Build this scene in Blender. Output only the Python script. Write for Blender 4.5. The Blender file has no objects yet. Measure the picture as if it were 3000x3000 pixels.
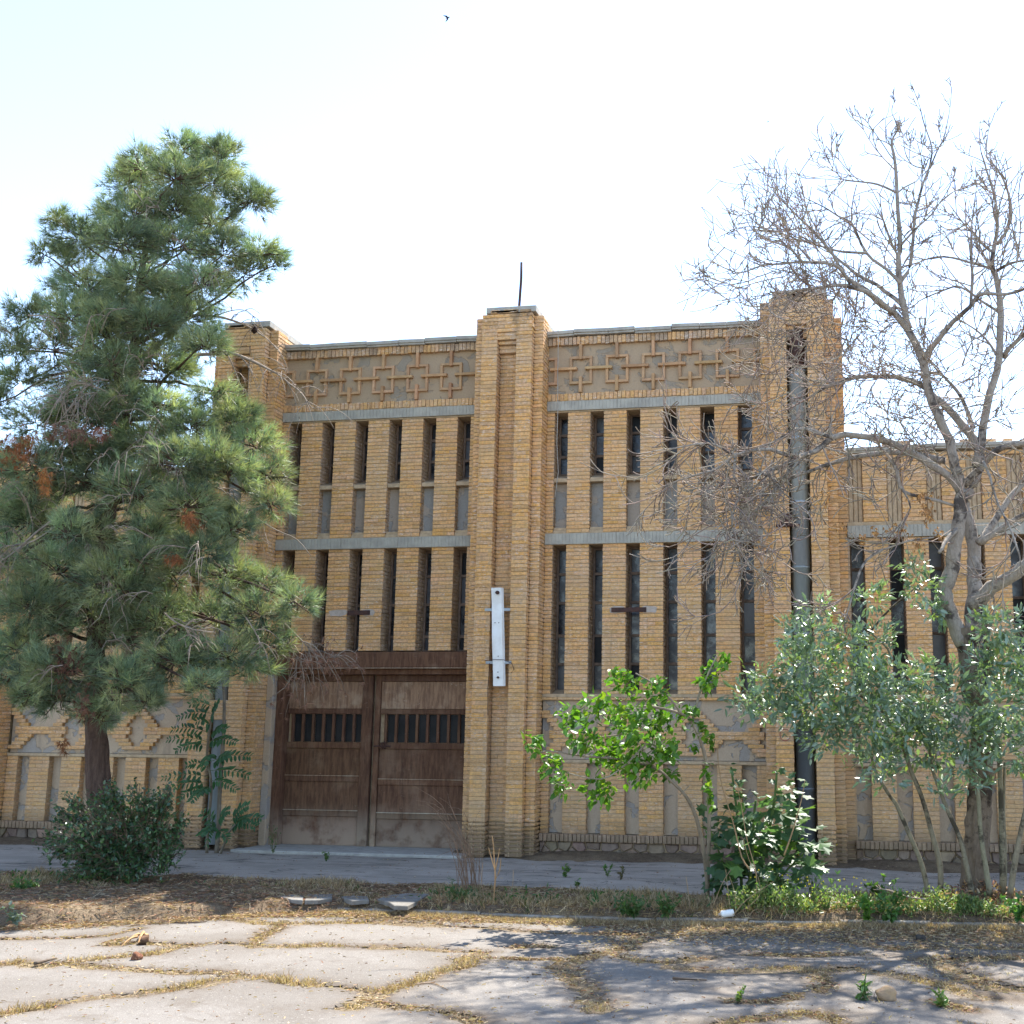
import bpy, bmesh, math, random
import numpy as np
from mathutils import Vector, Matrix
random.seed(7); RN = np.random.default_rng(11)
S = bpy.context.scene
# ------------------------------------------------------------------ camera, sky, sun, exposure
CAM = np.array([8.8737, -18.4657, 1.8905])
CR = np.array([0.98329774, 0.18185095, 0.00746875])
CU = np.array([0.02550616, -0.17831489, 0.98364284])
CF = np.array([-0.18020818, 0.96702328, 0.17997495])
FPX = 3488.79
cd = bpy.data.cameras.new('camera'); cam = bpy.data.objects.new('camera', cd); S.collection.objects.link(cam)
cd.sensor_width = 36; cd.sensor_fit = 'HORIZONTAL'; cd.lens = 36 * FPX / 3000; cd.shift_x = -0.1
cd.clip_start = 0.1; cd.clip_end = 2000
cam.matrix_world = Matrix(((CR[0], CU[0], -CF[0], CAM[0]), (CR[1], CU[1], -CF[1], CAM[1]), (CR[2], CU[2], -CF[2], CAM[2]), (0, 0, 0, 1)))
S.camera = cam
SUN = Vector((0.30, 1.0, 1.50)).normalized()
W = bpy.data.worlds.new('World'); S.world = W; W.use_nodes = True
wn = W.node_tree.nodes; wl = W.node_tree.links
sky = wn.new('ShaderNodeTexSky'); sky.sky_type = 'NISHITA'; sky.sun_disc = False
sky.sun_elevation = math.asin(SUN.z); sky.sun_rotation = math.atan2(SUN.x, SUN.y)
sky.altitude = 1000; sky.air_density = 1.0; sky.dust_density = 0.5; sky.ozone_density = 1.0
wn['Background'].inputs[1].default_value = 0.098
hs = wn.new('ShaderNodeHueSaturation'); hs.inputs['Saturation'].default_value = .95      # hazy, milky sky
wl.new(sky.outputs[0], hs.inputs['Color']); wl.new(hs.outputs[0], wn['Background'].inputs[0])
sd = bpy.data.lights.new('sun', 'SUN'); sd.energy = 3.0; sd.angle = math.radians(0.55); sd.color = (1.0, 0.955, 0.88)
so = bpy.data.objects.new('sun', sd); S.collection.objects.link(so)
so.rotation_euler = (-SUN).to_track_quat('-Z', 'Y').to_euler(); so.location = (12, 20, 30)
S.view_settings.view_transform = 'Standard'; S.view_settings.look = 'None'; S.view_settings.exposure = 2.37
S.view_settings.gamma = 1.0; S.view_settings.use_curve_mapping = False
try:
    S.cycles.max_bounces = 6; S.cycles.transparent_max_bounces = 4
except Exception: pass

# ------------------------------------------------------------------ helpers
def ray(u, v): return CF + CR * (u - 1800) / FPX - CU * (v - 1500) / FPX
def at(u, v, Y):                     # point of the plane Y seen at photo pixel (u, v)
    d = ray(u, v); return CAM + d * ((Y - CAM[1]) / d[1])
def gnd(u, v, Z=0.0):
    d = ray(u, v); return CAM + d * ((Z - CAM[2]) / d[2])
def mpp(P): return float(np.dot(np.asarray(P) - CAM, CF)) / FPX      # metres per photo pixel there

class MB:
    def __init__(s): s.v = []; s.f = []; s.c = []; s.n = 0
    def add(s, vs, fs, col=(1, 1, 1)):
        b = s.n
        s.v.extend([tuple(map(float, p)) for p in vs]); s.n += len(vs)
        for f in fs: s.f.append(tuple(b + i for i in f)); s.c.append(col)
    def box(s, x0, x1, y0, y1, z0, z1, col=(1, 1, 1)):
        s.add([(x0, y0, z0), (x1, y0, z0), (x1, y1, z0), (x0, y1, z0), (x0, y0, z1), (x1, y0, z1), (x1, y1, z1), (x0, y1, z1)],
              [(0, 3, 2, 1), (4, 5, 6, 7), (0, 1, 5, 4), (1, 2, 6, 5), (2, 3, 7, 6), (3, 0, 4, 7)], col)
    def cbox(s, x0, x1, y0, y1, z0, z1, c=.004, col=(1, 1, 1)):   # box with a chamfered front (-Y) face
        s.add([(x0, y1, z0), (x1, y1, z0), (x1, y1, z1), (x0, y1, z1),
               (x0, y0 + c, z0), (x1, y0 + c, z0), (x1, y0 + c, z1), (x0, y0 + c, z1),
               (x0 + c, y0, z0 + c), (x1 - c, y0, z0 + c), (x1 - c, y0, z1 - c), (x0 + c, y0, z1 - c)],
              [(3, 2, 1, 0), (0, 1, 5, 4), (1, 2, 6, 5), (2, 3, 7, 6), (3, 0, 4, 7), (4, 5, 9, 8), (5, 6, 10, 9), (6, 7, 11, 10), (7, 4, 8, 11), (8, 9, 10, 11)], col)
    def tube(s, pts, rad, n=6, col=(1, 1, 1), cap=True):
        pts = [np.asarray(p, float) for p in pts]; m = len(pts)
        vs = []
        for i, p in enumerate(pts):
            t = pts[min(i + 1, m - 1)] - pts[max(i - 1, 0)]; t = t / (np.linalg.norm(t) + 1e-9)
            a = np.cross(t, (0.3, 0.2, 1.0) if abs(t[2]) < .9 else (1, 0.2, 0)); a /= np.linalg.norm(a) + 1e-9
            b = np.cross(t, a); r = rad[i]
            for k in range(n):
                w = 2 * math.pi * k / n; vs.append(p + r * (math.cos(w) * a + math.sin(w) * b))
        fs = [(i * n + k, i * n + (k + 1) % n, (i + 1) * n + (k + 1) % n, (i + 1) * n + k) for i in range(m - 1) for k in range(n)]
        if cap: fs += [tuple(range(n - 1, -1, -1)), tuple((m - 1) * n + k for k in range(n))]
        s.add(vs, fs, col)
    def mesh(s, name):
        me = bpy.data.meshes.new(name); me.from_pydata(s.v, [], s.f)
        if s.f:
            a = me.color_attributes.new('Col', 'FLOAT_COLOR', 'CORNER')
            ln = np.array([len(f) for f in s.f]); c = np.repeat(np.array([tuple(x[:3]) + (1,) for x in s.c], np.float32), ln, axis=0)
            a.data.foreach_set('color', c.ravel())
        return me
    def obj(s, name, mat, parent=None, smooth=False, kind=None):
        me = s.mesh(name); return link(name, me, mat, parent, smooth, kind)

def link(name, me, mat, parent=None, smooth=False, kind=None):
    if mat and not me.materials: me.materials.append(mat)
    if smooth: me.shade_smooth()
    o = bpy.data.objects.new(name, me); S.collection.objects.link(o)
    if parent: o.parent = parent
    if kind: o['kind'] = kind
    return o
def np_mesh(name, V, F, C=None):     # V (n,3), F (m,k) all the same size
    me = bpy.data.meshes.new(name); n, m, k = len(V), len(F), F.shape[1]
    me.vertices.add(n); me.vertices.foreach_set('co', np.asarray(V, np.float32).ravel())
    me.loops.add(m * k); me.loops.foreach_set('vertex_index', np.asarray(F, np.int32).ravel())
    me.polygons.add(m); me.polygons.foreach_set('loop_start', np.arange(0, m * k, k, dtype=np.int32))
    me.update(calc_edges=True)
    if C is not None:
        a = me.color_attributes.new('Col', 'FLOAT_COLOR', 'CORNER')
        c = np.concatenate([np.repeat(np.asarray(C, np.float32), k, axis=0), np.ones((m * k, 1), np.float32)], axis=1); a.data.foreach_set('color', c.ravel())
    return me
def thing(name, label, cat, group=None, loc=(0, 0, 0)):
    o = bpy.data.objects.new(name, None); S.collection.objects.link(o); o.empty_display_size = .2
    return tag(o, label, cat, group)
def tag(o, label, cat, group=None):
    o['label'] = label; o['category'] = cat
    if group: o['group'] = group
    return o
def empty_part(name, parent):
    o = bpy.data.objects.new(name, None); S.collection.objects.link(o); o.parent = parent; return o
def jit(c, a): 
    k = 1 + random.uniform(-a, a); return tuple(max(0, x * k * (1 + random.uniform(-a, a) * .25)) for x in c)
def lerp(a, b, t): return a + (b - a) * t
def vnoise(x, y, seed=0):            # smooth value noise, numpy
    def h(i, j): return np.modf(np.abs(np.sin(i * 127.1 + j * 311.7 + seed * 74.7) * 43758.5453))[0]
    i, j = np.floor(x), np.floor(y); fx, fy = x - i, y - j; fx = fx * fx * (3 - 2 * fx); fy = fy * fy * (3 - 2 * fy)
    return (h(i, j) * (1 - fx) + h(i + 1, j) * fx) * (1 - fy) + (h(i, j + 1) * (1 - fx) + h(i + 1, j + 1) * fx) * fy
def unit(v): return v / (np.linalg.norm(v, axis=-1, keepdims=True) + 1e-9)

# ------------------------------------------------------------------ materials
class NT:
    def __init__(s, name, rough=.85, spec=.3):
        s.m = bpy.data.materials.new(name); s.m.use_nodes = True; s.t = s.m.node_tree; s.N = s.t.nodes; s.L = s.t.links
        s.b = s.N['Principled BSDF']; s.b.inputs['Roughness'].default_value = rough; s.b.inputs['Specular IOR Level'].default_value = spec
        s.pos = s.N.new('ShaderNodeNewGeometry').outputs['Position']; s.col = None
    def put(s, sock, v):
        if hasattr(v, 'is_output'): s.L.new(v, sock)
        else:
            try: sock.default_value = v
            except Exception: sock.default_value = tuple(v) + (1,)
    def attr(s):
        n = s.N.new('ShaderNodeAttribute'); n.attribute_name = 'Col'; return n.outputs['Color']
    def scaled(s, sc):
        n = s.N.new('ShaderNodeVectorMath'); n.operation = 'MULTIPLY'; s.L.new(s.pos, n.inputs[0]); n.inputs[1].default_value = sc; return n.outputs[0]
    def noise(s, scale, detail=4, rough=.6, vec=None, dist=0):
        n = s.N.new('ShaderNodeTexNoise'); n.inputs['Scale'].default_value = scale; n.inputs['Detail'].default_value = detail
        n.inputs['Roughness'].default_value = rough; n.inputs['Distortion'].default_value = dist
        s.L.new(vec or s.pos, n.inputs['Vector']); return n.outputs['Fac']
    def ramp(s, x, a, b, lo=0., hi=1.):
        n = s.N.new('ShaderNodeMapRange'); n.inputs[1].default_value = a; n.inputs[2].default_value = b; n.inputs[3].default_value = lo; n.inputs[4].default_value = hi
        n.interpolation_type = 'SMOOTHSTEP'; s.L.new(x, n.inputs[0]); return n.outputs[0]
    def mix(s, f, a, b, mode='MIX'):
        n = s.N.new('ShaderNodeMix'); n.data_type = 'RGBA'; n.blend_type = mode; n.clamp_factor = True
        s.put(n.inputs[0], f); s.put(n.inputs[6], a); s.put(n.inputs[7], b); return n.outputs[2]
    def math(s, op, a, b=0.):
        n = s.N.new('ShaderNodeMath'); n.operation = op; s.put(n.inputs[0], a); s.put(n.inputs[1], b); return n.outputs[0]
    def bump(s, h, dist=.004, strength=.8):
        n = s.N.new('ShaderNodeBump'); n.inputs['Distance'].default_value = dist; n.inputs['Strength'].default_value = strength; s.L.new(h, n.inputs['Height']); s.L.new(n.outputs[0], s.b.inputs['Normal'])
    def done(s, col=None):
        if col is not None: s.put(s.b.inputs['Base Color'], col)
        return s.m
def zcoord(n):
    x = n.N.new('ShaderNodeSeparateXYZ'); n.L.new(n.pos, x.inputs[0]); return x.outputs
def mat_brick():
    n = NT('brick', .92, .15); a = n.attr()
    big = n.noise(.9, 4); f1 = n.noise(26, 5, .7); f2 = n.noise(60, 3, .6, n.scaled((.22, .22, 1.5)))
    c = n.mix(n.ramp(f1, .38, .62), n.mix(1, a, (.78, .76, .74), 'MULTIPLY'), n.mix(1, a, (1.12, 1.1, 1.08), 'MULTIPLY'))
    c = n.mix(n.ramp(big, .45, .62, 0, .35), c, (.60, .42, .245))          # paler washed zones
    eff = n.math('MULTIPLY', n.ramp(f2, .57, .62), n.ramp(n.noise(1.7, 3), .40, .56))
    c = n.mix(n.math('MULTIPLY', eff, .75), c, (.72, .62, .53))               # lime bloom
    z = zcoord(n)[2]
    dust_shade = n.math('MULTIPLY', n.ramp(z, 3.2, .3), n.ramp(n.noise(1.3, 5, .65), .25, .7)); c = n.mix(n.math('MULTIPLY', dust_shade, .55), c, (.40, .275, .165))   # road dust, with the lower wall's weaker light put into the tint
    low = n.math('MULTIPLY', n.ramp(z, .62, .15), n.ramp(n.noise(4, 4), .2, .5))
    c = n.mix(n.math('MULTIPLY', low, .85), c, (.19, .135, .09))          # damp dirt at the foot
    top = n.math('MULTIPLY', n.ramp(z, 7.9, 8.6), n.ramp(n.noise(2.2, 5, .7), .48, .62))
    c = n.mix(n.math('MULTIPLY', top, .7), c, (.11, .085, .065))           # soot under the coping
    run = n.math('MULTIPLY', n.ramp(n.noise(5, 5, .7, n.scaled((1.6, 1.6, .10))), .57, .68), n.ramp(n.noise(.8, 3), .42, .58)); c = n.mix(n.math('MULTIPLY', run, .45), c, (.23, .16, .10))   # rain streaks
    n.bump(n.noise(60, 5, .7), .006, .9)
    return n.done(c)
def mat_simple(name, c1, c2, scale=8, rough=.85, spec=.3, bump=.004, bs=60, attr=False, stretch=None):
    n = NT(name, rough, spec); v = n.scaled(stretch) if stretch else None
    f = n.noise(scale, 5, .65, v)
    c = n.mix(n.ramp(f, .35, .65), c1, c2)
    if attr: c = n.mix(1, c, n.attr(), 'MULTIPLY')
    if bump: n.bump(n.noise(bs, 4, .65, v), bump, .8)
    return n.done(c)
def mat_plaster(name, tan, grey, lo=.54, hi=.565):
    n = NT(name, .93, .1)
    m = n.ramp(n.noise(2.6, 5, .6, None, .6), lo, hi); fine = n.noise(40, 5, .7)
    c = n.mix(m, tan, grey); c = n.mix(n.ramp(fine, .3, .7, 0, .45), c, n.mix(1, c, (.7, .68, .66), 'MULTIPLY'))
    st = n.ramp(n.noise(3.5, 4, .6, n.scaled((1, 1, .25))), .55, .75, 0, .4); c = n.mix(st, c, (.15, .13, .11))
    h = n.math('ADD', n.math('MULTIPLY', m, -.9), n.math('MULTIPLY', fine, .35)); n.bump(h, .012, 1)
    return n.done(c)
def mat_leaf(name, rough=.45, trans=.35, spec=.5, tint=(1, 1, 1)):
    n = NT(name, rough, spec); a = n.mix(1, n.attr(), tint, 'MULTIPLY')
    n.put(n.b.inputs['Base Color'], a)
    t = n.N.new('ShaderNodeBsdfTranslucent'); n.put(t.inputs['Color'], n.mix(1, a, (1.25, 1.35, .6), 'MULTIPLY'))
    mx = n.N.new('ShaderNodeMixShader'); mx.inputs[0].default_value = trans
    n.L.new(n.b.outputs[0], mx.inputs[1]); n.L.new(t.outputs[0], mx.inputs[2]); n.L.new(mx.outputs[0], n.N['Material Output'].inputs['Surface'])
    return n.m
def mat_concrete_road(attr=False):
    n = NT('old_concrete', .95, .1)
    g = n.noise(180, 3, .8); big = n.noise(.7, 5, .6); med = n.noise(5, 5, .65)
    c = n.mix(n.ramp(big, .4, .62), (.235, .215, .192), (.195, .175, .153)); c = n.mix(n.ramp(med, .5, .72, 0, .5), c, (.165, .142, .12))
    c = n.mix(n.ramp(g, .30, .7), n.mix(1, c, (.72, .71, .7), 'MULTIPLY'), n.mix(1, c, (1.2, 1.2, 1.2), 'MULTIPLY'))
    sp = n.noise(70, 2, .5); c = n.mix(n.ramp(sp, .62, .70, 0, .7), c, (.12, .10, .085)); c = n.mix(n.ramp(n.noise(48, 2, .5), .66, .72, 0, .6), c, (.44, .42, .39))
    st = n.ramp(n.noise(2.1, 6, .72, None, .8), .56, .63, 0, .45); c = n.mix(st, c, (.15, .125, .102))
    if attr: c = n.mix(1, c, n.attr(), 'MULTIPLY')
    n.bump(n.math('ADD', g, med), .008, .9); return n.done(c)
def mat_asphalt():
    n = NT('asphalt', .93, .2)
    g = n.noise(220, 3, .8); big = n.noise(1.1, 5, .6); st = n.noise(.8, 4, .6, n.scaled((.25, 2.5, 1)))
    c = n.mix(n.ramp(big, .4, .65), (.385, .335, .28), (.30, .265, .22)); c = n.mix(n.ramp(st, .56, .66, 0, .55), c, (.17, .145, .12))
    c = n.mix(n.ramp(g, .3, .7), n.mix(1, c, (.7, .7, .7), 'MULTIPLY'), n.mix(1, c, (1.25, 1.25, 1.25), 'MULTIPLY'))
    cn = n.noise(1.1, 5, .62, n.scaled((.16, 1.0, 1))); cm = n.noise(1.4, 4, .6, n.scaled((1.0, .5, 1)))
    crack = n.math('MAXIMUM', n.ramp(n.math('ABSOLUTE', n.math('SUBTRACT', cn, .5)), .0, .010, 1, 0), n.math('MULTIPLY', n.ramp(n.math('ABSOLUTE', n.math('SUBTRACT', cm, .5)), .0, .006, 1, 0), n.ramp(n.noise(.6, 2), .5, .6)))
    c = n.mix(n.math('MULTIPLY', crack, .85), c, (.045, .038, .032))
    n.bump(n.math('SUBTRACT', g, crack), .006, .8); return n.done(c)
def mat_soil(name, a, b, c3):
    n = NT(name, .97, .05); f = n.noise(14, 6, .75); g = n.noise(90, 3, .8); big = n.noise(1.3, 4)
    c = n.mix(n.ramp(f, .35, .65), a, b); c = n.mix(n.ramp(big, .45, .62, 0, .8), c, c3)
    c = n.mix(n.ramp(g, .35, .7), n.mix(1, c, (.6, .58, .55), 'MULTIPLY'), n.mix(1, c, (1.3, 1.27, 1.2), 'MULTIPLY'))
    n.bump(n.math('ADD', g, f), .02, .9); return n.done(c)
def mat_bark(name, pale, mid, dark, sc=(1, 1, .22), lo=.45, hi=.6, rough=.9):
    n = NT(name, rough, .2); f = n.noise(22, 5, .7, n.scaled(sc)); g = n.noise(3, 5, .7); r = n.noise(30, 3, .6, n.scaled((.35, .35, 2.2)))
    c = n.mix(n.ramp(f, .35, .65), pale, mid); c = n.mix(n.ramp(g, lo, hi), c, dark); c = n.mix(n.ramp(r, .66, .7, 0, .8), c, dark)
    c = n.mix(1, c, n.attr(), 'MULTIPLY'); n.bump(f, .02, 1); return n.done(c)
def mat_vcol(name, rough=.9, spec=.1):
    n = NT(name, rough, spec); return n.done(n.attr())
def mat_glass():
    n = NT('dusty_glass', .22, .5); d = n.noise(6, 5, .7); e = n.noise(1.6, 3)
    c = n.mix(n.ramp(d, .45, .75), (.012, .014, .018), (.07, .068, .066)); c = n.mix(n.ramp(e, .5, .6, 0, .5), c, (.085, .085, .088))
    n.put(n.b.inputs['Roughness'], n.ramp(d, .3, .7, .12, .5)); return n.done(c)
def mat_rustwood():
    n = NT('rusty_painted_boards', .8, .25); s = n.scaled((2.2, 1, .35)); f = n.noise(10, 6, .7, s); big = n.noise(2.2, 4, .6)
    z = zcoord(n)[2]
    c = n.mix(n.ramp(f, .35, .65), (.082, .038, .022), (.15, .076, .043)); c = n.mix(n.ramp(big, .5, .7, 0, .5), c, (.23, .145, .095))
    dr = n.ramp(n.noise(9, 5, .7, n.scaled((3, 1, .12))), .55, .68, 0, .55); c = n.mix(dr, c, (.045, .022, .017))
    sc = n.ramp(n.noise(16, 4, .7, n.scaled((.5, 1, 3))), .66, .70, 0, .5); c = n.mix(sc, c, (.30, .22, .17))
    low = n.math('MULTIPLY', n.ramp(z, .75, .1), n.ramp(n.noise(3, 4), .25, .55)); c = n.mix(n.math('MULTIPLY', low, .9), c, (.33, .25, .18))
    c = n.mix(1, c, n.attr(), 'MULTIPLY'); n.bump(f, .003, .7); return n.done(c)
M = dict(brick=mat_brick(), mortar=mat_simple('mortar', (.50, .37, .235), (.38, .275, .17), 12),
    plaster=mat_plaster('peeling_plaster', (.50, .385, .275), (.37, .33, .29)), plaster2=mat_plaster('fret_plaster', (.44, .325, .215), (.335, .28, .215), .53, .57),
    concrete=mat_simple('grey_concrete', (.43, .40, .345), (.33, .305, .265), 6, .9, .2, .003, 80), beam=mat_simple('ribbed_concrete', (.44, .41, .34), (.34, .315, .265), 4, .9, .2, .003, 80),
    tile=mat_simple('fired_tile', (.52, .325, .18), (.43, .26, .14), 9, .8, .25, .002, 50, True), stone=mat_simple('base_stone', (.27, .195, .14), (.19, .135, .10), 7, .9, .2, .012, 25, True),
    greyglass=mat_simple('grey_reflection_glass', (.10, .10, .105), (.06, .06, .065), 3, .35, .5, 0), plaster_grey=mat_plaster('grey_plaster', (.40, .335, .27), (.315, .30, .275), .48, .53), frag=mat_simple('weathered_concrete', (.21, .20, .18), (.155, .14, .12), 7, .95, .1, .006, 60), darkglass=mat_simple('dark_glass', (.010, .011, .013), (.022, .022, .024), 3, .45, .18, 0), kerb=mat_simple('dusty_kerb', (.37, .32, .26), (.20, .155, .11), 5, .95, .1, .006, 50), glass=mat_glass(), frame=mat_simple('old_window_frame', (.22, .155, .115), (.14, .10, .075), 10, .8, .2), rust=mat_rustwood(),  # greyglass: reflection on some panes put into a paler base colour
    iron=mat_simple('rusted_iron', (.085, .04, .03), (.05, .028, .024), 12, .8, .3, .003, 60), zinc=mat_simple('zinc_pipe', (.37, .405, .42), (.26, .285, .30), 3, .55, .4, .002, 40, True, (1, 1, .3)),
    white=mat_simple('white_enamel', (.84, .83, .80), (.74, .72, .68), 5, .45, .5, 0), whitep=mat_simple('lime_patch', (.52, .44, .38), (.40, .33, .27), 9, .95, .1, .008, 30),
    road=mat_concrete_road(), slab=mat_concrete_road(True), asphalt=mat_asphalt(), soil=mat_soil('soil', (.22, .165, .115), (.135, .10, .07), (.28, .215, .145)), bed=mat_soil('crack_soil', (.265, .21, .145), (.17, .13, .09), (.31, .25, .165)),
    ground=mat_simple('ground_far', (.36, .31, .26), (.27, .225, .18), .4, .95, .1, 0),
    pinebark=mat_bark('pine_bark', (.115, .072, .052), (.075, .045, .034), (.035, .023, .019), (1.4, 1.4, .25), .5, .66), ashbark=mat_bark('pale_bark', (.345, .30, .25), (.255, .215, .175), (.085, .07, .06), (1.5, 1.5, .5), .5, .62),
    twig=mat_simple('twig_bark', (.30, .255, .21), (.20, .165, .135), 6, .85, .2, 0, 0, True), needle=mat_leaf('pine_needles', .5, .3, .35), leaf=mat_leaf('leaves', .42, .38, .45), ashleaf=mat_leaf('grey_green_leaves', .36, .25, .7),
    dry=mat_leaf('dry_grass', .8, .25, .15), vcol=mat_vcol('plain'), lead=mat_simple('roof_felt', (.12, .11, .10), (.08, .075, .07), 2))

# ------------------------------------------------------------------ ground, pavement, soil strip, kerb
def sheet(name, x0, x1, y0, y1, z, mat, nx=1, ny=1, fn=None, parent=None):
    xs = np.linspace(x0, x1, nx + 1); ys = np.linspace(y0, y1, ny + 1); X, Y = np.meshgrid(xs, ys)
    Z = np.full_like(X, z) if fn is None else fn(X, Y)
    V = np.stack([X, Y, Z], -1).reshape(-1, 3); i = np.arange(nx)[None, :] + np.arange(ny)[:, None] * (nx + 1); i = i.ravel()
    me = np_mesh(name, V, np.stack([i, i + 1, i + nx + 2, i + nx + 1], 1)); o = link(name, me, mat, parent, fn is not None)
    if not parent: o['kind'] = 'structure'
    return o
sheet('ground', -400, 400, -400, 400, -.26, M['ground'])
def fbm(X, Y, s, seed): return vnoise(X * s, Y * s, seed) * .6 + vnoise(X * s * 2.3, Y * s * 2.3, seed + 3) * .3 + vnoise(X * s * 5, Y * s * 5, seed + 5) * .15
sheet('pavement', -14, 22, -4.5, 1.0, 0, M['asphalt'], 180, 60, lambda X, Y: -.012 + .03 * fbm(X, Y, .9, 2) - .02)
def KY(X): return -5.63 + .15 * np.maximum(0, np.asarray(X) - 6.7)                      # front line of the kerb
def SE(X): return -4.02 + .28 * np.maximum(0, np.minimum(X, 10.5) - 7.4) - .45 * np.clip((1.2 - X) / 1.5, 0, 1)   # back edge of the soil
def VE(X): return np.where(X < 3.4, np.interp(X, [-6, -1, .6, 1.24, 1.71, 2.27, 2.74, 3.4], [-7.9, -7.7, -7.4, -7.1, -6.7, -6.3, -5.92, -5.74]), KY(X) - .10) - .22 * fbm(X, X * 0, .8, 44) - .10 * fbm(X, X * 0, 4, 45)
def soil_z(X, Y): 
    e = np.clip((SE(X) + .2 - .45 * (fbm(X, X * 0, .7, 9) - .5) - Y) / .35, 0, 1)
    lump = .035 * fbm(X, Y, 2.2, 4) + .03 * fbm(X, Y, 7, 6)
    left = np.clip((3.6 - X) / 3.0, 0, 1) * .05
    f = np.clip((Y - KY(X)) / .12, 0, 1); lf = np.clip((3.7 - X) / .5, 0, 1)
    f = np.maximum(f, lf * np.clip((Y - VE(X)) / .3, 0, 1))
    return -.06 + e * (.04 + lump + left) * (.2 + .8 * f) - (1 - f) * .09
sheet('soil_verge', -14, 22, -8.0, -2.6, 0, M['soil'], 420, 110, soil_z)
def wall_dirt(X, Y): return -.06 + np.clip((Y + .95 + .5 * (fbm(X, X * 0, 1.1, 21) - .5)) / .8, 0, 1) * (.06 + .09 * fbm(X, Y, 2.2, 8))
sheet('wall_foot_soil', 3.0, 22, -.9, .2, 0, M['soil'], 240, 20, wall_dirt)
sheet('wall_foot_earth', -14, -.35, -.9, .2, 0, M['soil'], 180, 20, wall_dirt)
ap = MB(); ap.cbox(-.44, 3.3, -.78, .35, -.1, .022, .02); o = ap.obj('threshold_slab', M['concrete']); o['kind'] = 'structure'
# kerb of concrete stones
kerb = bpy.data.objects.new('kerb', None); S.collection.objects.link(kerb); kerb['kind'] = 'structure'
x = -13.0; kb = []
while x < 21:
    l = random.uniform(.85, .98); b = MB(); dz = random.uniform(-.012, .006); dy = random.uniform(-.012, .012)
    b.cbox(x, x + l - .012, dy, .075 + dy, -.3, -.046 + dz * 1.2, .012); b.v = [(p[0], p[1] + float(KY(p[0])) - .005, p[2]) for p in b.v]; b.obj('kerb_stone', M['kerb'], kerb); x += l

# ------------------------------------------------------------------ cracked concrete road in slabs
RZ = -.09
Z7 = lambda L: [(a * .7764, 2500 + b * .7764) for a, b in L]
Z8 = lambda L: [(1500 + a * .7764, 2500 + b * .7764) for a, b in L]
CR_L = [  # (photo polyline, half width m, grass height m, grass density)
 (Z7([(-60, 622), (0, 610), (100, 590), (200, 565), (330, 545), (480, 535), (600, 515), (720, 500), (800, 480), (900, 465), (1000, 470), (1080, 485), (1200, 495), (1320, 505), (1400, 520), (1450, 520)]), .085, .075, 1.2),
 (Z7([(-40, 424), (0, 420), (60, 410), (150, 425), (250, 410), (380, 395), (470, 385), (560, 380), (620, 365), (700, 350), (760, 345)]), .08, .06, 1),
 (Z7([(260, 410), (350, 430), (500, 435), (620, 445), (750, 450), (870, 450), (910, 465)]), .075, .04, .7),
 (Z7([(410, 345), (520, 335), (640, 345), (760, 345), (860, 335), (950, 350), (1100, 350), (1220, 345), (1330, 352), (1450, 355), (1600, 360), (1720, 368), (1830, 370)]), .075, .05, 1),
 (Z7([(950, 345), (990, 310), (1050, 280), (1060, 260)]), .06, .05, .9), (Z7([(830, 240), (1000, 265), (1200, 262), (1400, 258), (1600, 270), (1932, 285)]), .09, .045, .8),
 (Z7([(1830, 370), (1760, 390), (1760, 420), (1650, 450), (1560, 485), (1450, 520), (1380, 560), (1320, 580)]), .085, .06, 1.1), (Z7([(1380, 560), (1500, 580), (1650, 590), (1760, 620), (1800, 650)]), .05, .04, .8),
 (Z7([(0, 322), (150, 322), (300, 318), (420, 310), (520, 285)]), .03, .02, .3), (Z7([(1780, 395), (1932, 398), (2000, 400)]), .03, .03, .5), (Z7([(480, 320), (420, 335), (400, 345)]), .02, .02, .3),
 (Z8([(180, 420), (260, 395), (350, 375), (440, 350), (470, 320)]), .11, .045, 1), (Z8([(180, 420), (210, 450), (240, 480), (290, 520), (320, 560), (310, 590)]), .12, .045, 1.2),
 (Z8([(350, 375), (480, 405), (600, 410), (720, 395)]), .07, .04, .9), (Z8([(610, 430), (700, 440), (800, 445), (950, 440), (1050, 430), (1150, 450), (1250, 430), (1400, 450), (1550, 480), (1640, 500), (1700, 530), (1780, 545)]), .10, .06, 1.2),
 (Z8([(1150, 450), (1180, 490), (1160, 520)]), .06, .04, .8), (Z8([(820, 555), (960, 560), (1050, 545), (1070, 530)]), .035, .04, .7), (Z8([(800, 640), (950, 620), (1100, 600), (1180, 612), (1240, 640)]), .06, .05, 1),
 (Z8([(0, 290), (200, 300), (400, 305), (600, 310), (900, 300), (1200, 290)]), .05, .025, .5), (Z8([(0, 355), (80, 350), (150, 355)]), .04, .03, .7), (Z8([(1620, 420), (1700, 470), (1800, 500), (1932, 510)]), .16, .05, 1.3),
 (Z8([(1560, 400), (1700, 400), (1850, 390), (1932, 395)]), .10, .05, 1.0), (Z8([(1250, 330), (1450, 360), (1650, 350), (1932, 360)]), .07, .03, .8), (Z8([(900, 380), (1100, 385), (1300, 380)]), .06, .05, .9), (Z8([(1600, 560), (1660, 575), (1720, 590)]), .05, .05, .9),
 (Z8([(-20, 400), (90, 402), (180, 400)]), .02, .02, .4)]
CRK = [(np.array([gnd(u, v, RZ)[:2] for u, v in L]), w, h, d) for L, w, h, d in CR_L]
st = .03; xs = np.arange(-1.5, 13.6, st); ys = np.arange(-12.4, -4.75, st); X, Y = np.meshgrid(xs, ys)
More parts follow.
